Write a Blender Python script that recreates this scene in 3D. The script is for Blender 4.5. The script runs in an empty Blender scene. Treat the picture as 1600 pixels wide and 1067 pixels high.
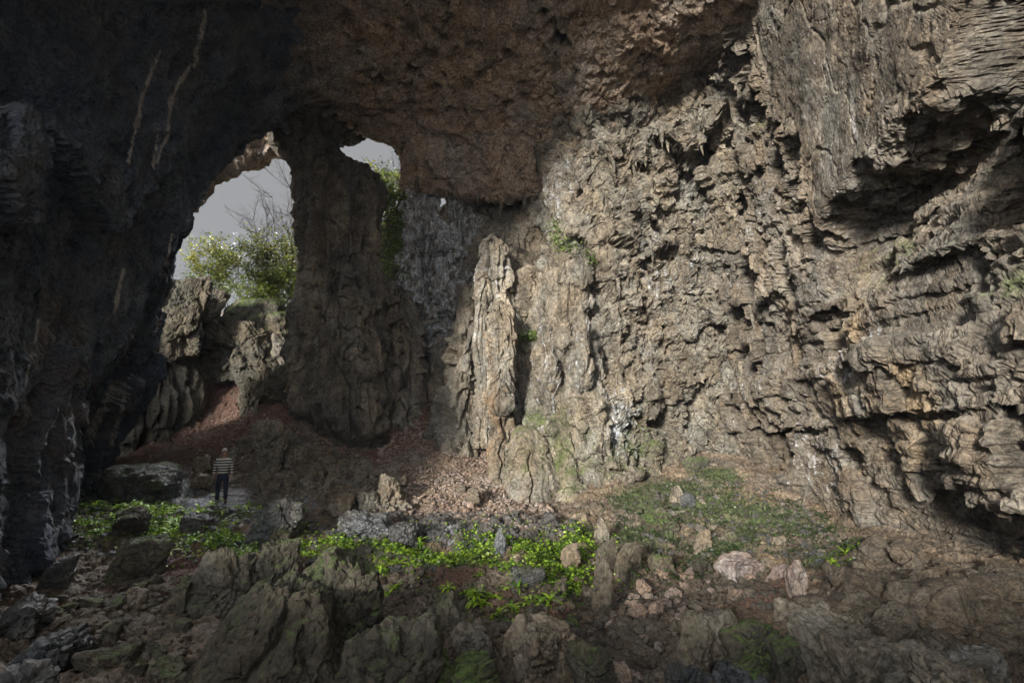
import bpy, bmesh, math, random
import numpy as np
from mathutils import Vector
R_ = math.radians
C = bpy.context.scene.collection
sc = bpy.context.scene
# ------------------------------------------------------------------ camera, sky, sun, exposure
CZ = 2.8
CL0 = 1.3; CL1 = 10.0; CL2 = 420.0
PITCH = R_(8.0)
F = 850.0
cam_d = bpy.data.cameras.new('camera'); cam = bpy.data.objects.new('camera', cam_d); C.objects.link(cam)
cam.location = (0, 0, CZ); cam.rotation_euler = (R_(90) + PITCH, 0, 0)
cam_d.sensor_width = 36; cam_d.lens = 36 * F / 1600; cam_d.clip_end = 3000
sc.camera = cam

SUN_TRAVEL = Vector((0.40, 0.89, -0.21)).normalized()
SUN_STR = 4.6
to_sun = -SUN_TRAVEL
w = bpy.data.worlds.new('World'); sc.world = w; w.use_nodes = True
nt = w.node_tree; nt.nodes.clear()
sky = nt.nodes.new('ShaderNodeTexSky'); sky.sky_type = 'NISHITA'; sky.sun_disc = False
sky.sun_elevation = math.asin(to_sun.z); sky.sun_rotation = math.atan2(to_sun.x, to_sun.y)
sky.dust_density = 3.0; sky.air_density = 1.0
hs = nt.nodes.new('ShaderNodeHueSaturation'); hs.inputs['Saturation'].default_value = 0.35
bg = nt.nodes.new('ShaderNodeBackground'); bg.inputs['Strength'].default_value = 0.13
wo = nt.nodes.new('ShaderNodeOutputWorld')

nt.links.new(sky.outputs[0], hs.inputs['Color'])
tcw = nt.nodes.new('ShaderNodeTexCoord'); dt = nt.nodes.new('ShaderNodeVectorMath'); dt.operation = 'DOT_PRODUCT'; dt.inputs[1].default_value = Vector((-0.36, -0.92, 0.17)).normalized()
nt.links.new(tcw.outputs['Generated'], dt.inputs[0])
mr = nt.nodes.new('ShaderNodeMapRange'); mr.interpolation_type = 'SMOOTHSTEP'; mr.inputs['From Min'].default_value = .45; mr.inputs['From Max'].default_value = .98; mr.inputs['To Min'].default_value = CL0; mr.inputs['To Max'].default_value = CL1
nt.links.new(dt.outputs['Value'], mr.inputs[0])
dt2 = nt.nodes.new('ShaderNodeVectorMath'); dt2.operation = 'DOT_PRODUCT'; dt2.inputs[1].default_value = Vector((-0.16, 0.71, 0.685)).normalized()  # added glow high in the rear sky, out of view, backlighting the floor
nt.links.new(tcw.outputs['Generated'], dt2.inputs[0])
mr2 = nt.nodes.new('ShaderNodeMapRange'); mr2.interpolation_type = 'SMOOTHSTEP'; mr2.inputs['From Min'].default_value = math.cos(R_(16)); mr2.inputs['From Max'].default_value = math.cos(R_(5)); mr2.inputs['To Min'].default_value = 0; mr2.inputs['To Max'].default_value = CL2
nt.links.new(dt2.outputs['Value'], mr2.inputs[0])
ad2 = nt.nodes.new('ShaderNodeMath'); ad2.operation = 'ADD'; nt.links.new(mr.outputs[0], ad2.inputs[0]); nt.links.new(mr2.outputs[0], ad2.inputs[1])
cl = nt.nodes.new('ShaderNodeVectorMath'); cl.operation = 'SCALE'; cl.inputs[0].default_value = (.97, .98, 1.0); nt.links.new(ad2.outputs[0], cl.inputs['Scale'])
mw = nt.nodes.new('ShaderNodeMix'); mw.data_type = 'RGBA'; mw.inputs[0].default_value = .93; nt.links.new(hs.outputs[0], mw.inputs[6]); nt.links.new(cl.outputs[0], mw.inputs[7]); nt.links.new(mw.outputs[2], bg.inputs['Color'])
nt.links.new(bg.outputs[0], wo.inputs['Surface'])
sun_d = bpy.data.lights.new('sun', 'SUN'); sun_d.energy = SUN_STR; sun_d.angle = R_(8); sun_d.color = (1, .95, .86)
sun = bpy.data.objects.new('sun', sun_d); C.objects.link(sun)
sun.rotation_euler = SUN_TRAVEL.to_track_quat('-Z', 'Y').to_euler(); sun.location = (-20, 20, 30)
sc.view_settings.view_transform = 'Standard'; sc.view_settings.look = 'None'
sc.view_settings.gamma = 1; sc.view_settings.exposure = 1.0
sc.cycles.use_denoising = True; sc.cycles.use_adaptive_sampling = True; sc.cycles.adaptive_threshold = 0.02
sc.cycles.max_bounces = 8; sc.cycles.diffuse_bounces = 6

# ------------------------------------------------------------------ numpy noise
def _h(ix, iy, iz, seed):
    h = (ix.astype(np.uint32) * np.uint32(374761393)) ^ (iy.astype(np.uint32) * np.uint32(668265263)) \
        ^ (iz.astype(np.uint32) * np.uint32(2246822519)) ^ np.uint32((seed * 3266489917) & 0xffffffff)
    h = (h ^ (h >> np.uint32(15))) * np.uint32(2246822519)
    h = (h ^ (h >> np.uint32(13))) * np.uint32(3266489917)
    return h ^ (h >> np.uint32(16))
def _f(h): return h.astype(np.float32) / np.float32(4294967295.0)
def vnoise(P, seed=0):
    """value noise, -1..1"""
    Pi = np.floor(P); f = (P - Pi).astype(np.float32); I = Pi.astype(np.int64).astype(np.int32)
    u = f * f * f * (f * (f * 6 - 15) + 10)
    x, y, z = I[:, 0], I[:, 1], I[:, 2]
    def g(a, b, c): return _f(_h(x + a, y + b, z + c, seed))
    ux, uy, uz = u[:, 0], u[:, 1], u[:, 2]
    a = g(0,0,0)*(1-ux)+g(1,0,0)*ux; b = g(0,1,0)*(1-ux)+g(1,1,0)*ux
    c = g(0,0,1)*(1-ux)+g(1,0,1)*ux; d = g(0,1,1)*(1-ux)+g(1,1,1)*ux
    return ((a*(1-uy)+b*uy)*(1-uz) + (c*(1-uy)+d*uy)*uz) * 2 - 1
ROT = np.array([[.0, .8, .6], [-.8, .36, -.48], [-.6, -.48, .64]])
def fbm(P, oct=4, seed=0, gain=.5, ridged=False):
    a, s, t = 1.0, 0, 0; Q = P.copy()
    for k in range(oct):
        n = vnoise(Q, seed + k * 17)
        s = s + a * ((1 - 2 * np.abs(n)) if ridged else n); t += a; a *= gain
        Q = (Q @ ROT.T if not ridged else Q) * 2.03 + 13.7
    return s / t
def facet(P, seed=0, tilt=.6, jit=.9):
    """Voronoi cells, each with a height and a tilt: broken-rock facets. returns (height, edge F2-F1, cell hash)"""
    Pi = np.floor(P).astype(np.int32); n = len(P)
    b1 = np.full(n, 9e9, np.float32); b2 = b1.copy(); val = np.zeros(n, np.float32); hid = np.zeros(n, np.float32)
    for dx in (-1, 0, 1):
        for dy in (-1, 0, 1):
            for dz in (-1, 0, 1):
                cx, cy, cz = Pi[:, 0] + dx, Pi[:, 1] + dy, Pi[:, 2] + dz
                h = _h(cx, cy, cz, seed)
                def r(k): return _f((h * np.uint32(2654435761 + 2 * k * 7919)) ^ (h >> np.uint32(5 + k)))
                ox = P[:, 0] - (cx + .5 + jit * (r(1) - .5)); oy = P[:, 1] - (cy + .5 + jit * (r(2) - .5)); oz = P[:, 2] - (cz + .5 + jit * (r(3) - .5))
                d = (ox * ox + oy * oy + oz * oz).astype(np.float32)
                m = d < b1
                b2 = np.where(m, b1, np.minimum(b2, d))
                b1 = np.where(m, d, b1)
                v = (r(4) - .5) * 2 + tilt * 2 * ((r(5) - .5) * ox + (r(6) - .5) * oy + (r(7) - .5) * oz)
                val = np.where(m, v, val); hid = np.where(m, r(8), hid)
    return val.astype(np.float64), (np.sqrt(b2) - np.sqrt(b1)).astype(np.float64), hid.astype(np.float64)
def lump(P, seed=0):
    """rounded swellings, one per cell: about -.6..1"""
    Pi = np.floor(P).astype(np.int32); n = len(P); b1 = np.full(n, 9e9, np.float32)
    for dx in (-1, 0, 1):
        for dy in (-1, 0, 1):
            for dz in (-1, 0, 1):
                cx, cy, cz = Pi[:, 0] + dx, Pi[:, 1] + dy, Pi[:, 2] + dz; h = _h(cx, cy, cz, seed)
                def r(k): return _f((h * np.uint32(2654435761 + 2 * k * 7919)) ^ (h >> np.uint32(5 + k)))
                ox = P[:, 0] - (cx + .1 + .8 * r(1)); oy = P[:, 1] - (cy + .1 + .8 * r(2)); oz = P[:, 2] - (cz + .1 + .8 * r(3))
                b1 = np.minimum(b1, (ox * ox + oy * oy + oz * oz + .25 * r(4)).astype(np.float32))
    return (.75 - 1.6 * b1).astype(np.float64)
def sstep(a, b, x):
    t = np.clip((x - a) / (b - a), 0, 1); return t * t * (3 - 2 * t)

# ------------------------------------------------------------------ where a point of the picture lies in the world
def ray(px, py):
    a = (px - 800) / F; b = (533.5 - py) / F
    c, s = math.cos(PITCH), math.sin(PITCH)
    yd = c - b * s
    return a / yd, (s + b * c) / yd            # x/y, z/y
def at(px, py, y):
    k = ray(px, py); return np.array((k[0] * y, y, k[1] * y + CZ))
def project(P):
    c, s = math.cos(PITCH), math.sin(PITCH)
    x, y, z = P[..., 0], P[..., 1], P[..., 2] - CZ
    d = np.maximum(y * c + z * s, .2); u = -y * s + z * c
    return 800 + F * x / d, 533.5 - F * u / d
def blob(P, px, py, y, r, rz=None):
    q = at(px, py, y); rz = rz or r
    return np.exp(-(((P[:, 0] - q[0])**2 + (P[:, 1] - q[1])**2) / r**2 + (P[:, 2] - q[2])**2 / rz**2))

# ------------------------------------------------------------------ helpers for objects
def tag(o, label=None, cat=None, group=None, kind=None):
    if label: o['label'] = label
    if cat: o['category'] = cat
    if group: o['group'] = group
    if kind: o['kind'] = kind
    return o
def mesh_np(name, V, Fc, smooth=True, attrs=None):
    me = bpy.data.meshes.new(name)
    Fc = np.asarray(Fc, np.int32); V = np.asarray(V, np.float32); k = Fc.shape[1]
    me.vertices.add(len(V)); me.vertices.foreach_set('co', V.ravel())
    me.loops.add(Fc.size); me.loops.foreach_set('vertex_index', Fc.ravel())
    me.polygons.add(len(Fc)); me.polygons.foreach_set('loop_start', np.arange(0, Fc.size, k, dtype=np.int32))
    try: me.polygons.foreach_set('loop_total', np.full(len(Fc), k, np.int32))
    except Exception: pass
    me.update(calc_edges=True)
    me.polygons.foreach_set('use_smooth', np.full(len(Fc), smooth))
    for nm, arr in (attrs or {}).items():
        at_ = me.attributes.new(nm, 'FLOAT', 'POINT'); at_.data.foreach_set('value', np.asarray(arr, np.float32))
    return me
def obj(name, me, m, parent=None):
    o = bpy.data.objects.new(name, me); C.objects.link(o)
    if m and not me.materials: me.materials.append(m)
    if parent: o.parent = parent
    return o
def grid_faces(nv, nu, wrap=False):
    i = np.arange(nv - 1)[:, None] * nu; j = np.arange(nu - 1 if not wrap else nu)[None, :]
    j2 = (j + 1) % nu if wrap else j + 1
    return np.stack([i + j, i + j2, i + nu + j2, i + nu + j], -1).reshape(-1, 4)
def catmull(A, n_per):
    """resample control rows A[k,...] with n_per[i] samples in span i"""
    K = len(A); A = np.asarray(A, float)
    ext = np.concatenate([[2 * A[0] - A[1]], A, [2 * A[-1] - A[-2]]])
    out = []
    for i in range(K - 1):
        p0, p1, p2, p3 = ext[i:i + 4]
        for t in np.arange(n_per[i]) / n_per[i]:
            out.append(.5 * ((2 * p1) + (-p0 + p2) * t + (2 * p0 - 5 * p1 + 4 * p2 - p3) * t * t + (-p0 + 3 * p1 - 3 * p2 + p3) * t**3))
    out.append(A[-1]); return np.array(out)
def net(ctrl, step):
    A = np.array(ctrl, float)
    dv = np.linalg.norm(np.diff(A, axis=0), axis=-1).mean(1); du = np.linalg.norm(np.diff(A, axis=1), axis=-1).mean(0)
    sv, su = (step if isinstance(step, tuple) else (step, step))
    nv = [max(2, int(math.ceil(d / (sv[i] if isinstance(sv, (list, tuple)) else sv)))) for i, d in enumerate(dv)]
    nu = [max(2, int(math.ceil(d / (su[i] if isinstance(su, (list, tuple)) else su)))) for i, d in enumerate(du)]
    B = catmull(A, nv); B = catmull(B.swapaxes(0, 1), nu).swapaxes(0, 1)
    return B
def grid_normals(B, flip=1):
    N = np.cross(np.gradient(B, axis=1), np.gradient(B, axis=0)); N /= np.linalg.norm(N, axis=-1, keepdims=True) + 1e-9
    return N * flip

def _even(B, k):
    """spread the rows of a displaced sheet evenly along its surface"""
    L = np.linalg.norm(np.diff(B, axis=0), axis=-1)
    ker = np.ones(2 * k + 1) / (2 * k + 1); Lp = np.pad(L, ((0, 0), (k, k)), mode='edge')
    L = np.stack([np.convolve(r, ker, 'valid') for r in Lp]); L = L * .8 + L.mean(0, keepdims=True) * .2 + 1e-6
    c = np.concatenate([np.zeros((1, L.shape[1])), np.cumsum(L, 0)]); n = B.shape[0]; out = np.empty_like(B); ii = np.arange(n)
    for j in range(B.shape[1]):
        t = np.interp(np.linspace(0, c[-1, j], n), c[:, j], ii); i = np.minimum(t.astype(int), n - 2); f = (t - i)[:, None]
        out[:, j] = B[i, j] * (1 - f) + B[i + 1, j] * f
    return out
def even(B, k=3):
    B = _even(B, k); return _even(B.swapaxes(0, 1), k).swapaxes(0, 1)
def second_pass(B, fn, outward, mode=2, under=0.0):
    """even out a displaced sheet, then give its new faces (undersides too) relief of their own"""
    B = even(B) if mode == 2 else (_even(B, 8) if mode == 1 else B); N_ = grid_normals(B)
    for ax in (0, 1):
        N_ = (N_ + np.roll(N_, 1, ax) + np.roll(N_, -1, ax))
    N_ /= np.linalg.norm(N_, axis=-1, keepdims=True) + 1e-9
    P = B.reshape(-1, 3); N_ = N_.reshape(-1, 3) * outward
    down = sstep(.6, .92, np.abs(N_[:, 2])); v, e, _ = facet(P * 1.3 + .3 * fbm(P * 1.5, 2, 170)[:, None], 171, 1.1); v2, e2, _ = facet(P * 3.3, 172, 1.0)
    return P + N_ * (fn(P) + under * down * (v * .2 + v2 * .09))[:, None]

# ------------------------------------------------------------------ materials
def rock_mat(name, dark, mid, light, white=(.42, .43, .44), ochre=(.34, .21, .10), moss=(.055, .075, .02), soil=(.13, .06, .04),
             rough=.85, bump=.95, moss_up=.3, streak=.5, scale=1.0, fine=1.0):
    m = bpy.data.materials.new(name); m.use_nodes = True; t = m.node_tree; t.nodes.clear()
    N = t.nodes.new; L = t.links.new
    geo = N('ShaderNodeNewGeometry'); tc = N('ShaderNodeTexCoord')
    oi = N('ShaderNodeObjectInfo')
    off = N('ShaderNodeVectorMath'); off.operation = 'ADD'
    rnd = N('ShaderNodeVectorMath'); rnd.operation = 'SCALE'; rnd.inputs[0].default_value = (37, 51, 29); L(oi.outputs['Random'], rnd.inputs['Scale'])
    L(geo.outputs['Position'], off.inputs[0]); L(rnd.outputs[0], off.inputs[1])
    pos = off.outputs[0]
    def noise(sc_, det=4, dim=None, rough_=.6, src=pos):
        n = N('ShaderNodeTexNoise'); n.inputs['Scale'].default_value = sc_ * scale; n.inputs['Detail'].default_value = det
        n.inputs['Roughness'].default_value = rough_
        if dim:
            mp = N('ShaderNodeMapping'); mp.inputs['Scale'].default_value = dim; L(src, mp.inputs[0]); L(mp.outputs[0], n.inputs['Vector'])
        else: L(src, n.inputs['Vector'])
        return n.outputs['Fac']
    def ramp(src, a, b):
        r = N('ShaderNodeMapRange'); r.inputs['From Min'].default_value = a; r.inputs['From Max'].default_value = b; L(src, r.inputs[0]); r.clamp = True
        return r.outputs[0]
    def math_(op, a, b):
        n = N('ShaderNodeMath'); n.operation = op
        for i, v in enumerate((a, b)):
            if isinstance(v, (int, float)): n.inputs[i].default_value = v
            else: L(v, n.inputs[i])
        return n.outputs[0]
    def mix(fac, a, b, mode='MIX'):
        n = N('ShaderNodeMix'); n.data_type = 'RGBA'; n.blend_type = mode
        if isinstance(fac, (int, float)): n.inputs[0].default_value = fac
        else: L(fac, n.inputs[0])
        for i, v in ((6, a), (7, b)):
            if isinstance(v, tuple): n.inputs[i].default_value = (*v, 1)
            else: L(v, n.inputs[i])
        return n.outputs[2]
    def attr(nm):
        a = N('ShaderNodeAttribute'); a.attribute_name = nm; return a.outputs['Fac']
    big = ramp(noise(.22, 3), .35, .65); med = ramp(noise(1.3, 6, rough_=.7), .35, .68); small = noise(11, 6, rough_=.75)
    stre = ramp(noise(2.2, 5, (1, 1, .12), .65), .45, .7)
    col = mix(med, dark, mid); col = mix(math_('MULTIPLY', big, med), col, light)
    col = mix(math_('MULTIPLY', stre, streak), col, tuple(x * .42 for x in mid))
    tint = ramp(noise(.55, 5, (1, 1, .6), .7), .38, .62)
    col = mix(tint, mix(1.0, col, (1.06, .98, .87), 'MULTIPLY'), mix(1.0, col, (.88, .96, 1.03), 'MULTIPLY'))
    col = mix(attr('dark'), col, mix(1.0, col, (.30, .42, .62), 'MULTIPLY'))  # multiplies in painted bluish shade, used on the left of the ceiling
    wmask = ramp(math_('ADD', attr('white'), math_('MULTIPLY', math_('SUBTRACT', noise(3.6, 8, (1, 1, .35), .8), .5), 2.0)), .38, .62)
    col = mix(wmask, col, white)
    omask = ramp(math_('ADD', attr('ochre'), math_('MULTIPLY', math_('SUBTRACT', noise(1.1, 6, (1, 1, .45), .7), .5), 1.5)), .4, .8)
    col = mix(omask, col, ochre)
    smask = ramp(math_('ADD', attr('soil'), math_('MULTIPLY', math_('SUBTRACT', noise(1.7, 6), .5), 1.2)), .35, .65)
    col = mix(smask, col, soil)
    sep = N('ShaderNodeSeparateXYZ'); L(geo.outputs['Normal'], sep.inputs[0])
    up = ramp(sep.outputs['Z'], .15, .85)
    mm = math_('ADD', attr('moss'), math_('MULTIPLY', up, moss_up)); mm = math_('ADD', mm, math_('MULTIPLY', math_('SUBTRACT', noise(2.1, 6, rough_=.72), .5), 1.3))
    mmask = ramp(mm, .35, .75)
    col = mix(mmask, col, mix(ramp(noise(9, 3), .35, .65), moss, tuple(x * 1.9 for x in moss)))
    col = mix(.75, col, mix(ramp(small, .36, .64), (.26, .25, .24), (1.45, 1.43, 1.40)), 'MULTIPLY')
    vo = N('ShaderNodeTexVoronoi'); vo.feature = 'DISTANCE_TO_EDGE'; vo.inputs['Scale'].default_value = 1.9 * scale
    wp = N('ShaderNodeTexNoise'); wp.inputs['Scale'].default_value = 2.2; wp.inputs['Detail'].default_value = 5; L(pos, wp.inputs['Vector'])
    va = N('ShaderNodeVectorMath'); va.operation = 'MULTIPLY_ADD'; L(wp.outputs['Color'], va.inputs[0]); va.inputs[1].default_value = (.9, .9, .9); L(pos, va.inputs[2]); L(va.outputs[0], vo.inputs['Vector'])
    crk = math_('MAXIMUM', ramp(vo.outputs['Distance'], .0, .035), ramp(noise(.9, 3), .5, .56))
    col = mix(.75, col, mix(crk, (.3, .28, .26), (1, 1, 1)), 'MULTIPLY')
    dk = ramp(noise(5.5, 5, rough_=.7), .3, .42)
    col = mix(.8, col, mix(dk, (.22, .21, .20), (1, 1, 1)), 'MULTIPLY')
    p = N('ShaderNodeBsdfPrincipled'); L(col, p.inputs['Base Color'])
    wet = ramp(math_('ADD', attr('wet'), math_('MULTIPLY', math_('SUBTRACT', noise(1.5, 5), .5), 1.3)), .4, .7)
    rg = N('ShaderNodeMix'); rg.data_type = 'FLOAT'; L(wet, rg.inputs[0]); rg.inputs[2].default_value = rough; rg.inputs[3].default_value = .16
    L(rg.outputs[0], p.inputs['Roughness'])
    h = math_('ADD', math_('MULTIPLY', crk, .25), math_('ADD', math_('MULTIPLY', noise(4, 8, rough_=.7), .9), math_('MULTIPLY', noise(22 * fine, 5, rough_=.75), .3)))
    b = N('ShaderNodeBump'); b.inputs['Strength'].default_value = bump; b.inputs['Distance'].default_value = .12; L(h, b.inputs['Height'])
    L(b.outputs[0], p.inputs['Normal'])
    o = N('ShaderNodeOutputMaterial'); L(p.outputs[0], o.inputs[0]); return m
def leaf_mat(name, a, b, trans=.35, rough=.45):
    m = bpy.data.materials.new(name); m.use_nodes = True; t = m.node_tree; t.nodes.clear(); N = t.nodes.new; L = t.links.new
    geo = N('ShaderNodeNewGeometry'); n = N('ShaderNodeTexNoise'); n.inputs['Scale'].default_value = 2.5; n.inputs['Detail'].default_value = 4
    L(geo.outputs['Position'], n.inputs['Vector'])
    ad = N('ShaderNodeMath'); ad.operation = 'ADD'; L(n.outputs['Fac'], ad.inputs[0])
    ml = N('ShaderNodeMath'); ml.operation = 'MULTIPLY_ADD'; L(geo.outputs['Random Per Island'], ml.inputs[0]); ml.inputs[1].default_value = .5; ml.inputs[2].default_value = -.25
    L(ml.outputs[0], ad.inputs[1])
    r = N('ShaderNodeValToRGB'); r.color_ramp.elements[0].position = .3; r.color_ramp.elements[1].position = .7
    r.color_ramp.elements[0].color = (*a, 1); r.color_ramp.elements[1].color = (*b, 1); L(ad.outputs[0], r.inputs[0])
    p = N('ShaderNodeBsdfPrincipled'); L(r.outputs[0], p.inputs['Base Color']); p.inputs['Roughness'].default_value = rough
    tr = N('ShaderNodeBsdfTranslucent'); L(r.outputs[0], tr.inputs[0]); mx = N('ShaderNodeMixShader'); mx.inputs[0].default_value = trans
    L(p.outputs[0], mx.inputs[1]); L(tr.outputs[0], mx.inputs[2]); o = N('ShaderNodeOutputMaterial'); L(mx.outputs[0], o.inputs[0]); return m
def plain_mat(name, col, rough=.8, stripes=None):
    m = bpy.data.materials.new(name); m.use_nodes = True; t = m.node_tree; p = t.nodes['Principled BSDF']; p.inputs['Roughness'].default_value = rough
    N = t.nodes.new; L = t.links.new
    n = N('ShaderNodeTexNoise'); n.inputs['Scale'].default_value = 14; n.inputs['Detail'].default_value = 5
    tc = N('ShaderNodeTexCoord'); L(tc.outputs['Object'], n.inputs['Vector'])
    r = N('ShaderNodeMix'); r.data_type = 'RGBA'; r.inputs[6].default_value = (*[c * .6 for c in col], 1); r.inputs[7].default_value = (*[c * 1.3 for c in col], 1)
    L(n.outputs['Fac'], r.inputs[0]); last = r.outputs[2]
    if stripes:
        s = N('ShaderNodeSeparateXYZ'); L(tc.outputs['Object'], s.inputs[0])
        f = N('ShaderNodeMath'); f.operation = 'MULTIPLY'; f.inputs[1].default_value = 1 / stripes[0]; L(s.outputs['Z'], f.inputs[0])
        g = N('ShaderNodeMath'); g.operation = 'FRACT'; L(f.outputs[0], g.inputs[0])
        h = N('ShaderNodeMath'); h.operation = 'GREATER_THAN'; h.inputs[1].default_value = .6; L(g.outputs[0], h.inputs[0])
        x = N('ShaderNodeMix'); x.data_type = 'RGBA'; L(h.outputs[0], x.inputs[0]); L(last, x.inputs[6]); x.inputs[7].default_value = (*stripes[1], 1); last = x.outputs[2]
    L(last, p.inputs['Base Color']); return m

M = {}
M['wall'] = rock_mat('banded_wall_rock', (.08, .065, .05), (.19, .16, .125), (.31, .28, .24), moss_up=.12, ochre=(.29, .215, .13), white=(.44, .44, .45))
M['back'] = rock_mat('flowstone', (.10, .085, .065), (.23, .20, .16), (.36, .33, .28), moss_up=.22, ochre=(.26, .15, .07), white=(.50, .53, .57), streak=.45)
M['left'] = rock_mat('left_rock_blue_shade', (.05, .066, .10), (.10, .125, .17), (.19, .20, .215), white=(.42, .40, .38), moss_up=.05, ochre=(.16, .11, .08))  # hazy blue shade of the left side is put into the base colour
M['ceil'] = rock_mat('ceiling_rock', (.22, .17, .135), (.42, .335, .27), (.54, .455, .385), moss_up=0, ochre=(.46, .34, .26), white=(.4, .38, .36), streak=.15)
M['ground'] = rock_mat('cave_floor_earth', (.09, .065, .045), (.19, .145, .105), (.28, .23, .18), moss_up=-.15, soil=(.15, .085, .062), white=(.24, .255, .27), moss=(.042, .055, .02), streak=0, rough=.75)  # white: grey of the wet floor, lightened to stand in for sunlight
M['mossy'] = rock_mat('mossy_boulder_rock', (.045, .04, .03), (.095, .083, .06), (.17, .15, .115), moss_up=.5, streak=.3, moss=(.055, .085, .02))
M['pillar'] = rock_mat('dark_flowstone', (.05, .043, .034), (.135, .115, .09), (.24, .21, .17), moss_up=.2, ochre=(.20, .125, .065), streak=.5)
M['pale'] = rock_mat('pale_boulder_rock', (.11, .092, .07), (.235, .20, .155), (.36, .32, .26), moss_up=.2, streak=.25)
M['wetrock'] = rock_mat('wet_dark_rock', (.05, .052, .055), (.10, .10, .10), (.19, .19, .19), moss_up=.25, rough=.3, streak=.2)
M['pink'] = rock_mat('pink_streaked_rock', (.20, .13, .11), (.38, .30, .27), (.55, .48, .44), moss_up=.1, streak=.6)
M['scree'] = rock_mat('scree_stone', (.20, .14, .115), (.40, .30, .25), (.55, .46, .40), moss_up=0, streak=0, scale=2.0)
M['brownstone'] = rock_mat('brown_rubble_stone', (.065, .052, .038), (.15, .12, .088), (.27, .225, .175), moss_up=.12, streak=0, scale=2.0)
M['screedark'] = rock_mat('dark_scree_stone', (.06, .058, .055), (.12, .115, .11), (.20, .19, .18), moss_up=.1, streak=0, scale=2.0, rough=.45)
M['fern'] = leaf_mat('fern_leaf', (.10, .22, .02), (.42, .60, .05), .4)  # leaf greens raised to stand in for sunlight on the left floor
M['cover'] = leaf_mat('ground_cover_leaf', (.04, .10, .015), (.30, .45, .04), .35)  # bright end lifted too, sunlight put into the leaf colour
M['darkcover'] = leaf_mat('dull_ground_cover_leaf', (.022, .04, .014), (.075, .105, .04), .3)
M['treeleaf'] = leaf_mat('autumn_leaf', (.05, .075, .015), (.30, .29, .05), .5)
M['bushleaf'] = leaf_mat('bush_leaf', (.035, .07, .015), (.21, .25, .04), .5)
M['ivy'] = leaf_mat('ivy_leaf', (.04, .08, .02), (.18, .26, .05), .4)
M['bark'] = plain_mat('bark', (.10, .075, .05), .9)

# ------------------------------------------------------------------ ground
GP = [(345,785,18.6),(0,1067,8.5),(100,1000,9.8),(200,900,13),(100,800,16.8),(200,760,19.5),(30,880,13.5),(500,850,15),(700,850,15.5),(700,800,18.5),
      (880,800,20),(640,655,27),(750,730,23.5),(600,760,21),(420,640,25.5),(300,640,26),(230,700,23.5),(350,710,22),(460,740,21.5),(1000,800,20),
      (1050,745,23.3),(1100,735,23.3),(1200,760,21),(1270,800,18.5),(1150,850,15.5),(1300,880,12.5),(1400,870,12.5),(1500,920,10.5),(1300,960,8.8),
      (1000,950,11.5),(1150,930,12),(900,1067,8.3),(600,1000,10),(400,800,17.5),(560,800,18.5),(520,690,24.6),(980,775,21.2),(300,830,16.0),(400,900,13),(800,880,14),
      (1450,1000,8.0),(700,690,25.3),(820,790,20.8),(150,780,18.2)]
pts = [at(*g) for g in GP]
pts += [np.array(p) for p in [(-12.5,29,CZ+4.9),(-10.5,29.5,CZ+4.9),(-13,34,CZ+5.6),(-9,34,CZ+5.4),(-20,30,CZ+5),(0,34,CZ+4),(8,31,CZ+1),(16,20,CZ-2.8),(16,8,CZ-3.2),(14,0,CZ-3.0),
        (0,0,CZ-1.75),(0,3,CZ-2.4),(3,0,CZ-1.8),(-4,1,CZ-1.2),(-7,1,CZ-.7),(-14,0,CZ-1.5),(-4,5,CZ-3.3),(0,5.5,CZ-3.3),(5,5,CZ-4),(7,3,CZ-3.2),(4.5,7,CZ-4.1),(6.5,7,CZ-4.0),(-9,4,CZ-1.3),(-12,1,CZ-.4),(-20,10,CZ-3.6),(-20,20,CZ-3),(-12,-7,CZ-2.6),(-7,-4,CZ-.2),(0,-5,CZ+.9),(7,-5,CZ+.9),(-12,-2,CZ-1.2),(0,-9,CZ-.5),(10,-9,CZ-.5),(-30,0,CZ-4),(-16,25,CZ-.5)]]  # includes an unseen rise behind and left of the camera, shading the foreground
pts = np.array(pts)
def _tps_fit(p, v, lam=.15):
    n = len(p); d = np.linalg.norm(p[:, None] - p[None], axis=-1) + 1e-9; K = d * d * np.log(d) + lam * np.eye(n)
    Q = np.c_[np.ones(n), p]; A = np.block([[K, Q], [Q.T, np.zeros((3, 3))]])
    return np.linalg.solve(A, np.r_[v, np.zeros(3)])
_w = _tps_fit(pts[:, :2], pts[:, 2])
def gz(X, Y):
    X = np.atleast_1d(np.asarray(X, float)); Y = np.atleast_1d(np.asarray(Y, float)); n = len(pts)
    r = np.maximum(np.abs(X + 2) - 22, 0) + np.maximum(np.abs(Y - 14) - 22, 0)
    Xc = np.clip(X, -24, 20); Yc = np.clip(Y, -8, 36)
    z = _w[n] + _w[n + 1] * Xc + _w[n + 2] * Yc
    for i in range(n):
        d = np.hypot(Xc - pts[i, 0], Yc - pts[i, 1]) + 1e-9; z = z + _w[i] * d * d * np.log(d)
    far = np.where(Y > 30, 5.0, -1.5)
    k = sstep(0, 14, r)
    sun_block_hill = sstep(-17.2, -20.5, X) * sstep(8, 13, Y) * sstep(31, 28, Y) * sstep(-60, -45, X)  # rise added outside the left wall to block the sun from the rear
    z = np.clip(z, CZ - 6, CZ + 7) * (1 - k) + far * k
    return z * (1 - sun_block_hill) + (CZ + 6.8) * sun_block_hill
PERSON = at(345, 785, 18.6)
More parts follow.
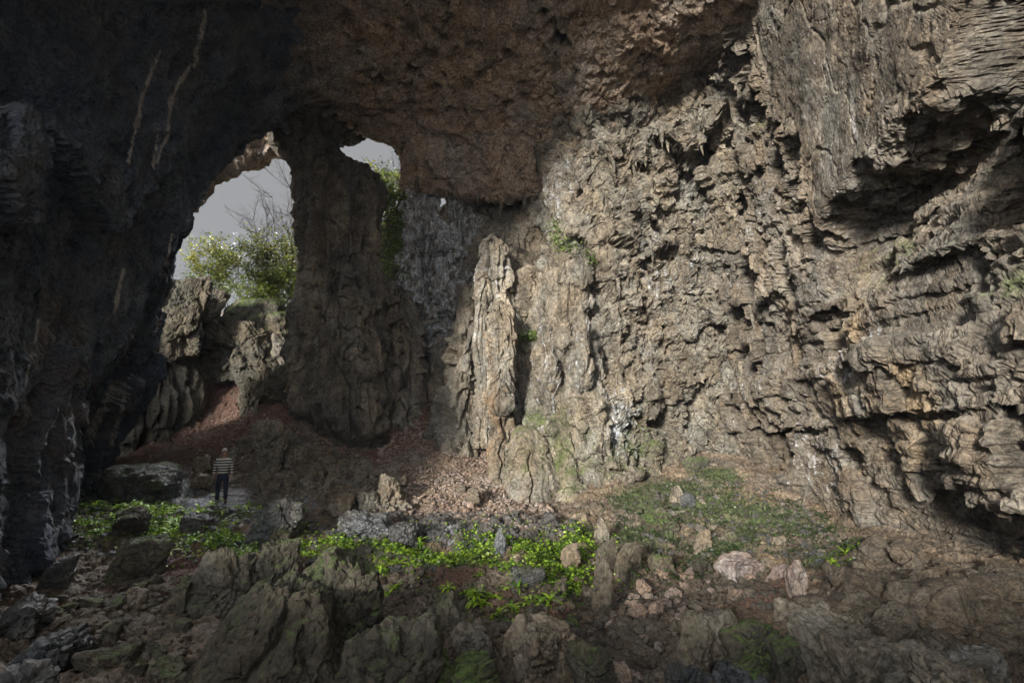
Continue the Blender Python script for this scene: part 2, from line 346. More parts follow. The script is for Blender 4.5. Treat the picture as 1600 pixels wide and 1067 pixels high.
def gdisp(P):
    """small relief of the cave floor"""
    r = np.hypot(P[:, 0] - PERSON[0], P[:, 1] - PERSON[1]); calm = .15 + .85 * sstep(.5, 1.6, r)
    a = fbm(P * .6, 5, 3, .55) * .34
    v, e, _ = facet(P * np.array([1.1, 1.1, 1.1]) + .25 * fbm(P * 1.1, 2, 5)[:, None], 7, .9)
    v2, e2, _ = facet(P * 3.4, 11, 1.0)
    v3, e3, _ = facet(P * 8.5, 12, 1.0)
    scree = np.clip(blob(P, 700, 730, 24, 4.2, 9) * 1.5, 0, 1)
    return (a + v * .09 * (1 - scree) + v2 * .05 * (1 - .5 * scree) + v3 * .02 - .04 * (1 - sstep(0, .1, e2))) * calm
def axis(lo, hi, flo, fhi, step_lo, step_hi, far):
    core = [flo]
    while core[-1] < fhi:
        t = (core[-1] - flo) / (fhi - flo); core.append(core[-1] + step_lo + (step_hi - step_lo) * t)
    def outw(x, s, end):
        o = []; st = s
        while abs(x) < far and len(o) < 200:
            st *= 1.22; x = x + end * st; o.append(x)
        return o
    return np.array(outw(core[0], step_lo, -1)[::-1] + core + outw(core[-1], step_hi, 1))
gx = axis(0, 0, -17, 12, .05, .05, 900); gy = axis(0, 0, 5.5, 30.5, .035, .08, 900)
GX, GY = np.meshgrid(gx, gy)
GZ = gz(GX.ravel(), GY.ravel())
Pg = np.c_[GX.ravel(), GY.ravel(), GZ]
near = (np.abs(Pg[:, 0] + 2) < 30) & (np.abs(Pg[:, 1] - 14) < 30)
dz = np.zeros(len(Pg)); dz[near] = gdisp(Pg[near]); Pg[:, 2] += dz
def ground_z(x, y):
    b = gz(x, y); P = np.c_[np.atleast_1d(x), np.atleast_1d(y), b]; return b + gdisp(P)
def ghit(px, py, y0=6.0, y1=34.0):
    """where the line of sight meets the cave floor (used to read positions off the layout)"""
    kx, kz = ray(px, py); ys = np.arange(y0, y1, .05); zz = gz(kx * ys, ys); d = kz * ys + CZ - zz
    i = np.argmax(d < 0) if (d < 0).any() else len(ys) - 1
    return np.array((kx * ys[i], ys[i], zz[i]))
def gmask(P, lst):
    m = np.zeros(len(P))
    for px, py, r in lst:
        q = ghit(px, py); m = np.maximum(m, np.exp(-((P[:, 0] - q[0])**2 + (P[:, 1] - q[1])**2) / r**2))
    return m
soilm = gmask(Pg, [(300,650,2.5),(400,650,2.5),(250,690,2),(640,670,2.4),(560,710,1.6),(320,700,1.5),(200,930,1.3),(260,880,1.1),(650,860,1.2),(620,820,.9),(700,900,.8),(780,950,.9),(860,960,.8),(1180,940,.9),(1000,930,.8)])
wetm = gmask(Pg, [(150,770,2.2),(240,770,2.2),(330,790,1.8),(420,800,1.4),(580,830,1.5),(680,830,1.5),(760,850,1.2),(450,790,1.2)])
mossm = gmask(Pg, [(1100,790,2.2),(1200,820,2.2),(1050,770,2),(1150,850,1.4),(860,860,1.4),(900,830,1.5),(400,850,1.2),(300,830,1),(1000,790,1.5),(1120,745,1.5),(200,790,2),(380,800,1.5),(620,850,1.5),(700,870,1.2),(1250,830,1.5),(950,870,1.2),(1300,870,1.2),(1160,800,2),(1010,840,1.5)]) * .95
me = mesh_np('cave_floor', Pg, grid_faces(len(gy), len(gx)), False, {'soil': soilm, 'wet': wetm, 'moss': mossm, 'white': wetm * .8})
g = obj('ground', me, M['ground']); g['kind'] = 'structure'

# ------------------------------------------------------------------ cave shell
def W(*p): return [(x, y, z + CZ) for x, y, z in p]
def LW(*p): return [tuple(at(*q)) for q in p]
S = [
 LW((-70,1010,9.0),(-75,905,9.0),(-95,600,8.6),(-110,250,8.2),(-110,-80,8.6)) + W((-5.5,7,16.5),(-2,7,19),(2,7,19),(6,7,18),(8.6,7,15)),
 LW((-5,1000,11.6),(-5,892,11.6),(-12,600,10.9),(-12,250,10.4),(10,-60,11.2)) + W((-6,11,17),(-2,11,18.7),(2,11,18.7),(6,11,17.8),(9,11,15.4)),
 LW((85,850,17.5),(85,765,17.5),(118,560,15.2),(140,300,14.2),(200,30,15.2)) + W((-7.5,17,17.2),(-3,18.5,17.6),(1,19,17.5),(5,18,17),(9.2,17,15.8)),
 LW((160,800,20.6),(160,726,20.6),(215,560,18.6),(236,340,17.6),(300,120,19.0)) + W((-9,21.8,16.6),(-4.5,23,16.6),(0,23,16.3),(5,21.5,16),(9.6,20.5,15.8)),
]
rear = LW((192,790,22.2),(196,712,22.2),(268,560,21.2),(296,372,20.8),(338,282,22.3),(415,215,25.4),(530,206,27.0),(700,232,27.0),(905,215,26.0),(1090,130,25.5))
S.append(rear)
shell = net(S, (.075, [.08,.08,.08,.08,.07,.07,.07,.07,.07]))
NRM = grid_normals(shell, 1)
Psh = shell.reshape(-1, 3); Nsh = NRM.reshape(-1, 3)
ctr = np.array((0, 16, CZ + 6.0))
if ((ctr - Psh) * Nsh).sum() < 0: Nsh = -Nsh
def disp_blocky(P, s=1.0, seed=0):
    warp = np.c_[fbm(P * .5, 2, seed + 1), fbm(P * .5, 2, seed + 2), fbm(P * .5, 2, seed + 3)] * .6
    v, e, _ = facet((P + warp) * .42 * s, seed + 4, .9); v2, e2, _ = facet((P + warp) * 1.1 * s, seed + 5, .9); v3, e3, _ = facet((P + .5 * warp) * 2.8 * s, seed + 6, 1.0)
    return v * .45 / s + v2 * .2 / s + v3 * .085 / s - .10 * (1 - sstep(0, .07, e2)) / s
def polyd(P, poly):
    d = np.full(len(P), 1e9)
    for a, b in zip(poly[:-1], poly[1:]):
        a, b = np.array(a), np.array(b); ab = b - a; t = np.clip(((P - a) @ ab) / (ab @ ab), 0, 1)
        d = np.minimum(d, np.linalg.norm(P - (a + t[:, None] * ab), axis=1))
    return d
nv, nu = shell.shape[:2]
# weights: left part / ceiling part from the height and side
leftw = sstep(-5.5, -9.5, Psh[:, 0]) 
ceilw = 1 - leftw
dL = np.zeros(len(Psh)); dC = np.zeros(len(Psh))
ml = leftw > .001
P = Psh[ml]
# left wall: tall leaning ribs, planar slabs
Q = np.c_[P[:, 0], P[:, 1], P[:, 2]]; lean = Q.copy(); lean[:, 1] = Q[:, 1] - .42 * Q[:, 2]; lean[:, 0] = Q[:, 0] - .25 * Q[:, 2]
v, e, _ = facet(lean * np.array((.30, .38, .11)) + .15 * fbm(P * .4, 2, 71)[:, None], 31, 1.1)
v2, e2, _ = facet(lean * np.array((.9, 1.2, .30)) + .2 * fbm(P * .9, 2, 75)[:, None], 32, 1.1)
dL[ml] = v * .5 + v2 * .13 + disp_blocky(P, 1.2, 40) * .14 - .08 * (1 - sstep(0, .05, e2)) + fbm(P * 2.5, 4, 77) * .08
mc = ceilw > .001
P = Psh[mc]
pit, pe, ph = facet(P * np.array((1.5, 1.5, .8)) + .3 * fbm(P * 1.3, 2, 81)[:, None], 33, 0)
pit2, pe2, ph2 = facet(P * 3.2 + .3 * fbm(P * 2.3, 2, 82)[:, None], 34, 0)
beds = np.sin(P[:, 2] * 9 + 3 * fbm(P * .35, 3, 83)) * .05
dd = fbm(P * .35, 4, 84) * .55 + disp_blocky(P, 1.3, 50) * .26 + beds + fbm(P * 3.2, 4, 85, .6) * .06
dd -= .42 * (ph > .86) * sstep(.10, .45, pe); dd -= .20 * (ph2 > .80) * sstep(.08, .3, pe2)
crack = polyd(P, [at(525,25,20.2), at(560,55,20.8), at(610,98,21.4), at(690,150,22.8), at(705,200,24.5)])
crack += .25 * fbm(P * 1.5, 3, 86)
dd -= .75 * (1 - sstep(.05, .42, crack))
for hx, hy, yy, rr in ((758,12,20.5,.75),(870,115,22,.3),(880,125,22,.25),(640,170,24,.3),(590,172,24.5,.35),(440,70,21,.4),(1290,20,20,.8)):
    q = at(hx, hy, yy); r_ = np.hypot(P[:, 0] - q[0], P[:, 1] - q[1]); dd -= 1.1 * (1 - sstep(rr * .5, rr * 1.2, r_ + .2 * fbm(P * 3, 2, 9)))
dC[mc] = dd
disp = dL * leftw + dC * ceilw
Psh1 = Psh + Nsh * disp[:, None]
osg = 1 if (grid_normals(shell).reshape(-1, 3) * Nsh).sum() > 0 else -1
def fn(P):
    cw = sstep(-9.5, -6, P[:, 0]); q = P + .2 * fbm(P * 1.2, 2, 140)[:, None]
    v, e, _ = facet(q * 2.4, 141, 1.0); v2, e2, _ = facet(q * 6.0, 142, 1.0)
    return (v * .09 + v2 * .03 - .05 * (1 - sstep(0, .08, e))) * (.5 + .1 * cw) + fbm(P * 2.5, 5, 143, .6) * .06
Psh2 = second_pass(Psh1.reshape(shell.shape), fn, osg)
whiteL = np.zeros(len(Psh))
_pp = np.stack(project(Psh2), -1)
for poly, ww in (([(320,15),(305,95),(276,140),(262,200),(246,255)], 3.5), ([(292,110),(270,150),(262,190)], 3), ([(248,80),(232,120),(219,165),(212,205),(200,258)], 3.5), ([(246,200),(240,262)], 2.5),
                 ([(185,600),(155,650),(140,690)], 9), ([(205,590),(175,690)], 5), ([(195,420),(185,455),(180,490)], 4), ([(280,420),(262,470),(240,520)], 4), ([(272,360),(255,430)], 3), ([(60,500),(40,600)], 3)):
    poly = [(x_, y_) for x_, y_ in poly]; dpx = polyd(_pp + 5 * np.stack([fbm(Psh2 * 1.8, 3, 87), fbm(Psh2 * 1.8, 3, 89)], -1), poly); whiteL = np.maximum(whiteL, .85 * np.exp(-(dpx / ww)**2) * (Psh2[:, 0] < -6))
ochL = .55 * blob(Psh2, 60, 620, 14, 3, 5) + .5 * blob(Psh2, 160, 660, 19, 2, 3)
ochC = np.clip(.85 * sstep(25, 26.6, Psh2[:, 1]) * sstep(-12, -9, Psh2[:, 0]), 0, 1)
split = int(nu * .47)
xmid = shell[:, :, 0].mean(0); split = int(np.argmax(xmid > -9.0))
def sub(a, b, name, m, kind_attrs):
    idx = np.arange(nv * nu).reshape(nv, nu)[:, a:b].ravel()
    me = mesh_np(name, Psh2[idx], grid_faces(nv, b - a), False, {k: v_[idx] for k, v_ in kind_attrs.items()})
    o = obj(name, me, m); o['kind'] = 'structure'; return o
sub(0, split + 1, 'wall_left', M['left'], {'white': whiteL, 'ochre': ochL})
shadeC = .95 * sstep(-7.0, -11.5, Psh2[:, 0] + 1.5 * fbm(Psh2 * .35, 3, 88)) * sstep(27.5, 25, Psh2[:, 1])  # painted blue shade over the left part of the ceiling
sub(split, nu, 'ceiling', M['ceil'], {'ochre': ochC, 'white': whiteL, 'dark': shadeC})
# rear rim (lighter broken rock around the openings)
start = LW((205,372,21.5),(250,250,22.5),(360,165,25),(530,176,25.6),(620,190,25.6),(700,205,25.6),(905,190,25.0),(1090,100,24.5))
lip = LW((288,366,22.4),(325,304,24.6),(398,262,27.6),(533,210,29.0),(618,236,28.8),(640,302,28.6),(850,312,27.3),(1060,250,27))
out = [np.array(p) + np.array((0, 4.0, 3.0)) for p in lip]
for i_ in range(3): out[i_] = np.array(lip[i_]) + np.array((-3.5, 2.5, 1.0))
RB = net([start, lip, [tuple(p) for p in out]], (.06, .06))
RN = grid_normals(RB).reshape(-1, 3); RP = RB.reshape(-1, 3)
inw = np.array((0, 12, CZ + 5.0))
if ((inw - RP) * RN).sum() < 0: RN = -RN
rd = disp_blocky(RP, 1.5, 60) * .55 + fbm(RP * 2.2, 4, 61, .6) * .15 + fbm(RP * .5, 3, 62) * .3 - .1
me = mesh_np('opening_rim', RP + RN * rd[:, None], grid_faces(*RB.shape[:2]), False, {'ochre': np.full(len(RP), .45), 'white': np.zeros(len(RP))})
o = obj('ceiling_rim', me, M['ceil']); o['kind'] = 'structure'

# ------------------------------------------------------------------ right wall
def onx(px, py, X):
    kx, kz = ray(px, py); y = X / kx; return (y, kz * y + CZ)
zs = [-6.5, -3.6, -1.5, 1, 4, 7, 10, 13, 16, 18.5]
cols = [(-6, 8.6), (2, 8.8), (7, 9.0), (10, 9.1), (14, 9.6), (18, 10.1), (22, 10.4), (25, 10.3), (27.5, 10.2)]
lean_ = [.35, .3, .15, 0, -.1, -.15, -.15, -.2, -.6, -2.2]
RW = [[(x + lean_[k] * (1 if y < 20 else .6), y, z + CZ) for y, x in cols] for k, z in enumerate(zs)]
B = net(RW, (.05, [.3, .12, .035, .035, .045, .055, .07, .1])); sh = B.shape[:2]; P = B.reshape(-1, 3); N_ = grid_normals(B).reshape(-1, 3)
if (N_[:, 0]).sum() > 0: N_ = -N_
Y, Z = P[:, 1], P[:, 2] - CZ
# the big smooth leaning face
ya, za = onx(1510, 0, 8.5); yb, zb = onx(1255, 362, 9.1); yc, zc = onx(1195, 180, 9.5)
ZL = ([0, ya, *[onx(a_, b_, 8.7)[0] for a_, b_ in ((1480,110),(1440,150),(1380,205),(1310,262))], yb, 30],
                  [za - CZ + 6, za - CZ, *[onx(a_, b_, 8.7)[1] - CZ for a_, b_ in ((1480,110),(1440,150),(1380,205),(1310,262))], zb - CZ, zb - CZ - 1])
zline = np.interp(Y, *ZL) + .35 * fbm(np.c_[Y * .9, Y * 0, Y * 0], 3, 90) + .10 * fbm(P * 2.5, 3, 91)
yline = np.interp(Z, [4, zb - CZ, 9, zc - CZ, 20], [yb - .5, yb, yb + .4, yc, yc + 2]) + .4 * fbm(np.c_[Z * .8, Z * 0, Z * 0], 3, 92)
slab = sstep(-.55, .12, Z - zline) * sstep(.12, -.12, Y - yline)
stra = (1 - slab)
# beds: horizontal layers with blocks
zw = Z + .12 * Y * 0 + .22 * fbm(np.c_[P[:, 1] * .22, P[:, 2] * .1, P[:, 0] * 0], 3, 93)
def zwarp(P): return P[:, 2] - CZ + .22 * fbm(np.c_[P[:, 1] * .22, P[:, 2] * .1, P[:, 0] * 0], 3, 93)
def bedlayer(P, h, wdt, seed, tilt=.8):
    """beds of one thickness, each broken into blocks of its own"""
    t = zwarp(P) / h + .25 * fbm(np.c_[P[:, 1] * .15, P[:, 2] * 0, P[:, 0] * 0], 2, seed); k = np.floor(t); fr = t - k
    hh = _f(_h(k.astype(np.int32), (k * 0).astype(np.int32), (k * 0).astype(np.int32), seed))
    q = (P[:, 1] + .6 * P[:, 0]) / (wdt * (.6 + .9 * hh)) + hh * 37 + .25 * fbm(P * 1.2, 2, seed + 1) + .5 * (hh - .5) * fr
    c = np.floor(q); fc = q - c; cc = _h(c.astype(np.int32), k.astype(np.int32), (k * 0).astype(np.int32), seed + 2); r1, r2, r3 = _f(cc), _f(cc * np.uint32(747796405)), _f(cc * np.uint32(2891336453))
    v = (r1 - .5) * 1.3 + (hh - .5) * .9 + tilt * ((r2 - .5) * (fc - .5) * 1.6 + (r3 - .35) * (fr - .5) * .9)
    e = np.minimum(np.minimum(fr, 1 - fr) * 1.4, np.minimum(fc, 1 - fc) * (wdt / h) * .8); return v, e
b1, e1 = bedlayer(P, 1.7, 2.4, 94); b2, e2 = bedlayer(P, .75, 1.3, 95)
strata = b1 * .62 + b2 * .26
# far side of the wall: vertical drip forms
far = sstep(18.0, 21.5, Y + .8 * fbm(P * .5, 2, 99) + .12 * Z)
fl, fe, _ = facet(P * np.array((1.2, 1.2, .32)) + .35 * fbm(P * .9, 2, 100)[:, None], 101, .8)
fl2, fe2, _ = facet(P * np.array((2.8, 2.8, .9)) + .3 * fbm(P * 1.9, 2, 102)[:, None], 103, .9)
drip = fl * .5 + fbm(P * .5, 3, 104) * .7 + .45 * b1
smooth = fbm(P * .5, 3, 106) * .14 + fbm(P * 3.0, 4, 107, .6) * .05 + disp_blocky(P, 1.2, 110) * .05
recess = -2.1 * sstep(4.0, 0, zline - Z) * sstep(-.2, .9, zline - Z + .3) * (1 - slab) * sstep(17.5, 14.5, Y)
recess += -.9 * np.exp(-((Z - 2.9) / 1.3)**2) * sstep(13.5, 9, Y) * (Z < 6)      # dark hollow
recess += -1.2 * sstep(-1.55, -2.0, Z + .25 * fbm(P * .6, 2, 111)) * sstep(16, 13, Y) * (.75 + .5 * fbm(P * .35, 2, 112))
recess += 0.35 * np.exp(-((Z + .35) / .5)**2) * sstep(15, 10, Y)
near_disp = slab * (smooth + .45) + stra * (strata * .95 + recess + fbm(P * .4, 3, 113) * .2)
far = far * (1 - .9 * slab)
d = near_disp * (1 - far) + drip * far
P1 = P + N_ * d[:, None]
osg = 1 if (grid_normals(B).reshape(-1, 3) * N_).sum() > 0 else -1
def fn(P):
    zl = np.interp(P[:, 1], *ZL); sl = sstep(-.2, .3, P[:, 2] - CZ - zl) * sstep(.3, -.3, P[:, 1] - yb - .5)
    fr_ = sstep(18.5, 22.0, P[:, 1] + .12 * (P[:, 2] - CZ)); thin = sstep(-.3, .45, fbm(P * np.array((.4, .4, .8)), 3, 148))
    b2, e2 = bedlayer(P, .62, 1.0, 195); b3, e3 = bedlayer(P, .26, .52, 96); b4, e4 = bedlayer(P, .12, .28, 97)
    beds = b2 * .27 * (.6 + .4 * thin) + b3 * .17 * thin + b4 * .05 * thin - .09 * (1 - sstep(0, .1, e2)) - .06 * (1 - sstep(0, .12, e3)) * thin
    beds = beds * (1 - .8 * sstep(4.5, 6, P[:, 2] - CZ) * sstep(13, 11, P[:, 1]))
    fl2, _, _ = facet(P * np.array((2.2, 2.2, .9)) + .3 * fbm(P * 1.9, 2, 102)[:, None], 103, 1.0)
    v, e, _ = facet(P * np.array((2.6, 2.6, 3.6)), 151, 1.0); v2, e2_, _ = facet(P * 7, 152, 1.0)
    rough_ = v * .035 + v2 * .018 - .03 * (1 - sstep(0, .08, e)) + fbm(P * 2.6, 5, 153, .6) * .035
    crk, ce_, _ = facet(P * np.array((.5, .5, .22)) + .4 * fbm(P * .8, 3, 154)[:, None], 155, 0)
    sl = sstep(-.2, .3, P[:, 2] - CZ - zl) * sstep(.3, -.3, P[:, 1] - np.interp(P[:, 2] - CZ, [4, zb - CZ, 9, zc - CZ, 20], [yb - .5, yb, yb + .4, yc, yc + 2]) + .2); fr_ = fr_ * (1 - sl)
    return beds * (1 - sl) * (1 - .6 * fr_) + (fl2 * .16 + lump(P * np.array((3, 3, 1.1)), 156) * .12) * fr_ + rough_ * (1 - .7 * sl) - .10 * (1 - sstep(0, .05, ce_)) * sl + fbm(P * .9, 3, 157) * .10 * sl
P2 = second_pass(P1.reshape(B.shape), fn, osg, 1, .7)
white = .14 * blob(P2, 1110, 450, 23, 3.2, 4.5) + .2 * blob(P2, 1150, 640, 21, 2.6, 2.4) + .12 * blob(P2, 1200, 300, 19, 3, 4) + .45 * blob(P2, 1330, 560, 15, 2, 1.0) + .3 * blob(P2, 1420, 200, 12.5, 3, 3) + .5 * blob(P2, 1240, 720, 18.5, 1.5, 1)
och = .5 * blob(P2, 1300, 620, 15.5, 2.0, 2.2) + .45 * blob(P2, 1350, 720, 14, 1.8, .8) + .5 * blob(P2, 1180, 560, 20, 1.4, .8) + .6 * blob(P2, 1420, 620, 12.5, 1.0, 1.6) + .5 * blob(P2, 1290, 480, 15.5, 1.4, 1.4)
mo = .55 * blob(P2, 1340, 400, 14.5, 2, 1) + .6 * blob(P2, 1520, 250, 10.5, 1.2, .6) + .5 * blob(P2, 1560, 440, 10, 1.2, .5) + .4 * blob(P2, 1190, 180, 20, 1.5, 1.5) + .45 * blob(P2, 1440, 810, 11.5, .8, .5)
white = white + .13 * sstep(12, 16, P2[:, 1])
me = mesh_np('right_wall', P2, grid_faces(*sh), False, {'white': white, 'ochre': och, 'moss': mo})
o = obj('wall_right', me, M['wall']); o['kind'] = 'structure'

# ------------------------------------------------------------------ back wall (flowstone)
zb_ = [-6.5, -3.4, -1, 2, 5, 8, 11, 13, 15, 17.5]
bc = [  # (x at base, y at base, x top, y top)
 (-10.5, 33, -10.5, 34), (-7.8, 30.5, -7.8, 32), (-5.5, 29.0, -5.5, 31.0), (-3.0, 27.8, -3.2, 30.5), (-1.0, 25.2, -1.0, 29.8), (.9, 22.6, 1.2, 27.8), (2.4, 21.2, 3.0, 26.3),
 (4.2, 22.2, 5.0, 25.6), (6.2, 23.8, 7.0, 25.2), (8.2, 24.9, 9.0, 24.6), (10.4, 25.2, 10.6, 24.0), (12.5, 25, 12.5, 24)]
hts = [0, 0, .06, .2, .38, .55, .8, .92, 1, 1.1]
BW = []
for k, z in enumerate(zb_):
    row = []
    for (xa, yya, xb, yyb) in bc:
        t = hts[k]; zz = z
        if xa < -1.5: zz = min(z, 11.6 + (xa + 7.8) * .15 + (0 if k < 8 else .02 * k)) if k >= 7 else z
        row.append((xa + (xb - xa) * t, yya + (yyb - yya) * t - (.0), zz + CZ))
    BW.append(row)
for k in range(7, 10):                      # left columns: the top turns back into a ledge under the open sky
    for j in range(4):
        x, y, z = BW[k][j]; BW[k][j] = (x, y + (k - 6) * .9, CZ + 11.9 + .25 * (k - 7) + .3 * j)
B = net(BW, (.05, .05)); sh = B.shape[:2]; P = B.reshape(-1, 3); N_ = grid_normals(B).reshape(-1, 3)
if (N_[:, 1]).sum() > 0: N_ = -N_
X, Y, Z = P[:, 0], P[:, 1], P[:, 2] - CZ
wq = P + .5 * fbm(P * .45, 3, 120)[:, None]
col_, ce, _ = facet(wq * np.array((.62, .62, .10)), 121, .35)
l1 = lump(wq * np.array((.8, .8, .42)), 122); l2 = lump(wq * np.array((1.9, 1.9, .75)), 123); l3 = lump(P * np.array((4.4, 4.4, 1.5)), 124)
cb, cbe, _ = facet(wq * np.array((.9, .9, .7)), 125, 1.0)
flute = (1 - np.abs(vnoise(np.c_[X * 3.0, Y * 3.0, Z * .18 + 3]))) * .14
right_ = sstep(1.5, 4.5, X)
flow = col_ * .42 * (1 - .5 * right_) + sstep(0, .5, ce) * .22 + l1 * .42 + fbm(P * .33, 3, 128) * (.7 + .5 * right_) + cb * .36 * (.4 + .6 * right_) - .3 + right_ * facet(wq * np.array((.34, .34, .30)), 137, 1.3)[0] * .8
blk = disp_blocky(P, 1.3, 130) * .8 + fbm(P * .33, 3, 128) * .5 
blkw = sstep(3.0, 5.0, X + .8 * fbm(P * .5, 2, 131)) * sstep(8.5, 5.5, Z)
d = flow * (1 - blkw * .7) + blk * blkw
# hollows
def hollow(px, py, y, rx, rz, dep):
    q = at(px, py, y); r_ = np.hypot((X - q[0]) / rx, (P[:, 2] - q[2]) / rz) + .25 * fbm(P * 1.1, 2, 133); return dep * (1 - sstep(.5, 1.1, r_))
d -= hollow(820, 380, 25.5, .9, 1.6, 1.6) + hollow(1050, 665, 23.5, .6, .9, 1.3) + hollow(960, 560, 22.5, .5, .9, .8) + hollow(780, 480, 26, .6, 3, .8)
d -= 1.1 * sstep(-.0, -.35, Z + 2.35 - .16 * (X - 5) + .2 * fbm(P * .6, 2, 134)) * sstep(2.7, 3.3, X)
# upper right: leaning mass of blocky hanging rock towards the ceiling
upr = sstep(7.5, 10.5, Z) * sstep(1, 3, X)
d += upr * (.8 + fbm(P * .45, 3, 135) * .9 + lump(P * .75, 136) * .4)
P1 = P + N_ * d[:, None]
osg = 1 if (grid_normals(B).reshape(-1, 3) * N_).sum() > 0 else -1
def fn(P):
    q = P + .25 * fbm(P * 1.1, 2, 160)[:, None]; rw = sstep(2, 5, P[:, 0])
    v, e, _ = facet(q * np.array((2.2, 2.2, 1.5)), 161, 1.0)
    mk = sstep(-.3, .4, fbm(P * .5, 3, 165)); vb, eb, _ = facet(q * np.array((1.1, 1.1, .8)), 166, 1.1)
    fl_ = (1 - np.abs(vnoise(np.c_[P[:, 0] * 3.2, P[:, 1] * 3.2, P[:, 2] * .16]))) * .26 * (1 - rw) * (.3 + .7 * mk)
    rb = sstep(3.5, 6, P[:, 0]); c2, ce2 = bedlayer(P, .7, 1.0, 195); c3, ce3 = bedlayer(P, .3, .55, 96)
    return rb * (c2 * .24 + c3 * .13 - .08 * (1 - sstep(0, .1, ce2))) + v * .12 * (.3 + .7 * rw) + vb * .24 * rw * (1 - .5 * mk) * (1 - .6 * rb) + (lump(q * np.array((1.9, 1.9, .75)), 167) * .20 + lump(q * np.array((3.8, 3.8, 1.4)), 162) * .11) * (.35 + .65 * mk) * (1 - .65 * rb) + lump(q * np.array((9, 9, 4)), 163) * .03 + fl_ + fbm(P * 1.8, 5, 164, .62) * .13 - .07 * (1 - sstep(0, .1, e)) * rw - .10 * (1 - sstep(0, .07, eb)) * rw
P2 = second_pass(P1.reshape(B.shape), fn, osg)
white = .42 * blob(P2, 655, 330, 29.5, 1.9, 3.2) + .4 * blob(P2, 725, 340, 29, 1.4, 2.2) + .7 * blob(P2, 640, 400, 29, 1.6, 1.6) + .4 * blob(P2, 860, 300, 25, 1.6, 2.5) + .10 * blob(P2, 1020, 440, 23.5, 2.6, 2.2) + .16 * blob(P2, 1100, 400, 24, 2.4, 2.5) + .45 * blob(P2, 960, 660, 22.8, 1.2, 1.6)
mo = .55 * blob(P2, 820, 700, 22, 2.2, 3) + .5 * blob(P2, 640, 440, 28.5, 1.6, 1.4) + .35 * blob(P2, 1000, 690, 23, 2, 1.6) + .55 * blob(P2, 890, 390, 24, 1.2, .8) + .3 * blob(P2, 700, 600, 27, 2.5, 3)
och = .55 * blob(P2, 900, 250, 26, 3, 2) + .4 * blob(P2, 780, 560, 25, .8, 4) + .4 * blob(P2, 740, 430, 28, 1.2, 2)
white = white + .14 * sstep(1, 4, P2[:, 0]); mo = mo + .16 * sstep(CZ + 3, CZ - 2, P2[:, 2])
me = mesh_np('back_wall', P2, grid_faces(*sh), False, {'white': white, 'ochre': och, 'moss': mo})
o = obj('wall_back', me, M['back']); o['kind'] = 'structure'

# fast lookups on the floor
_gx = np.arange(-26, 22, .2); _gy = np.arange(2, 37, .2); _A, _B = np.meshgrid(_gx, _gy); _T = gz(_A.ravel(), _B.ravel()).reshape(_A.shape)
def gzf(X, Y):
    fx = np.clip((X - _gx[0]) / .2, 0, len(_gx) - 1.001); fy = np.clip((Y - _gy[0]) / .2, 0, len(_gy) - 1.001)
    i, j = fx.astype(int), fy.astype(int); u, v = fx - i, fy - j
    return (_T[j, i] * (1 - u) + _T[j, i + 1] * u) * (1 - v) + (_T[j + 1, i] * (1 - u) + _T[j + 1, i + 1] * u) * v
def ghits(px, py):
    px, py = np.asarray(px, float), np.asarray(py, float)
    a = (px - 800) / F; b = (533.5 - py) / F; c, s_ = math.cos(PITCH), math.sin(PITCH); yd = c - b * s_; kx, kz = a / yd, (s_ + b * c) / yd
    ys = np.arange(6, 33, .06); X = kx[:, None] * ys; Y = np.broadcast_to(ys, X.shape); D = kz[:, None] * ys + CZ - gzf(X, Y)
    i = np.argmax(D < 0, 1); r = np.arange(len(px)); y = ys[i]; x = kx * y
    return x, y, D.min(1) < 0
rng = np.random.default_rng(7)

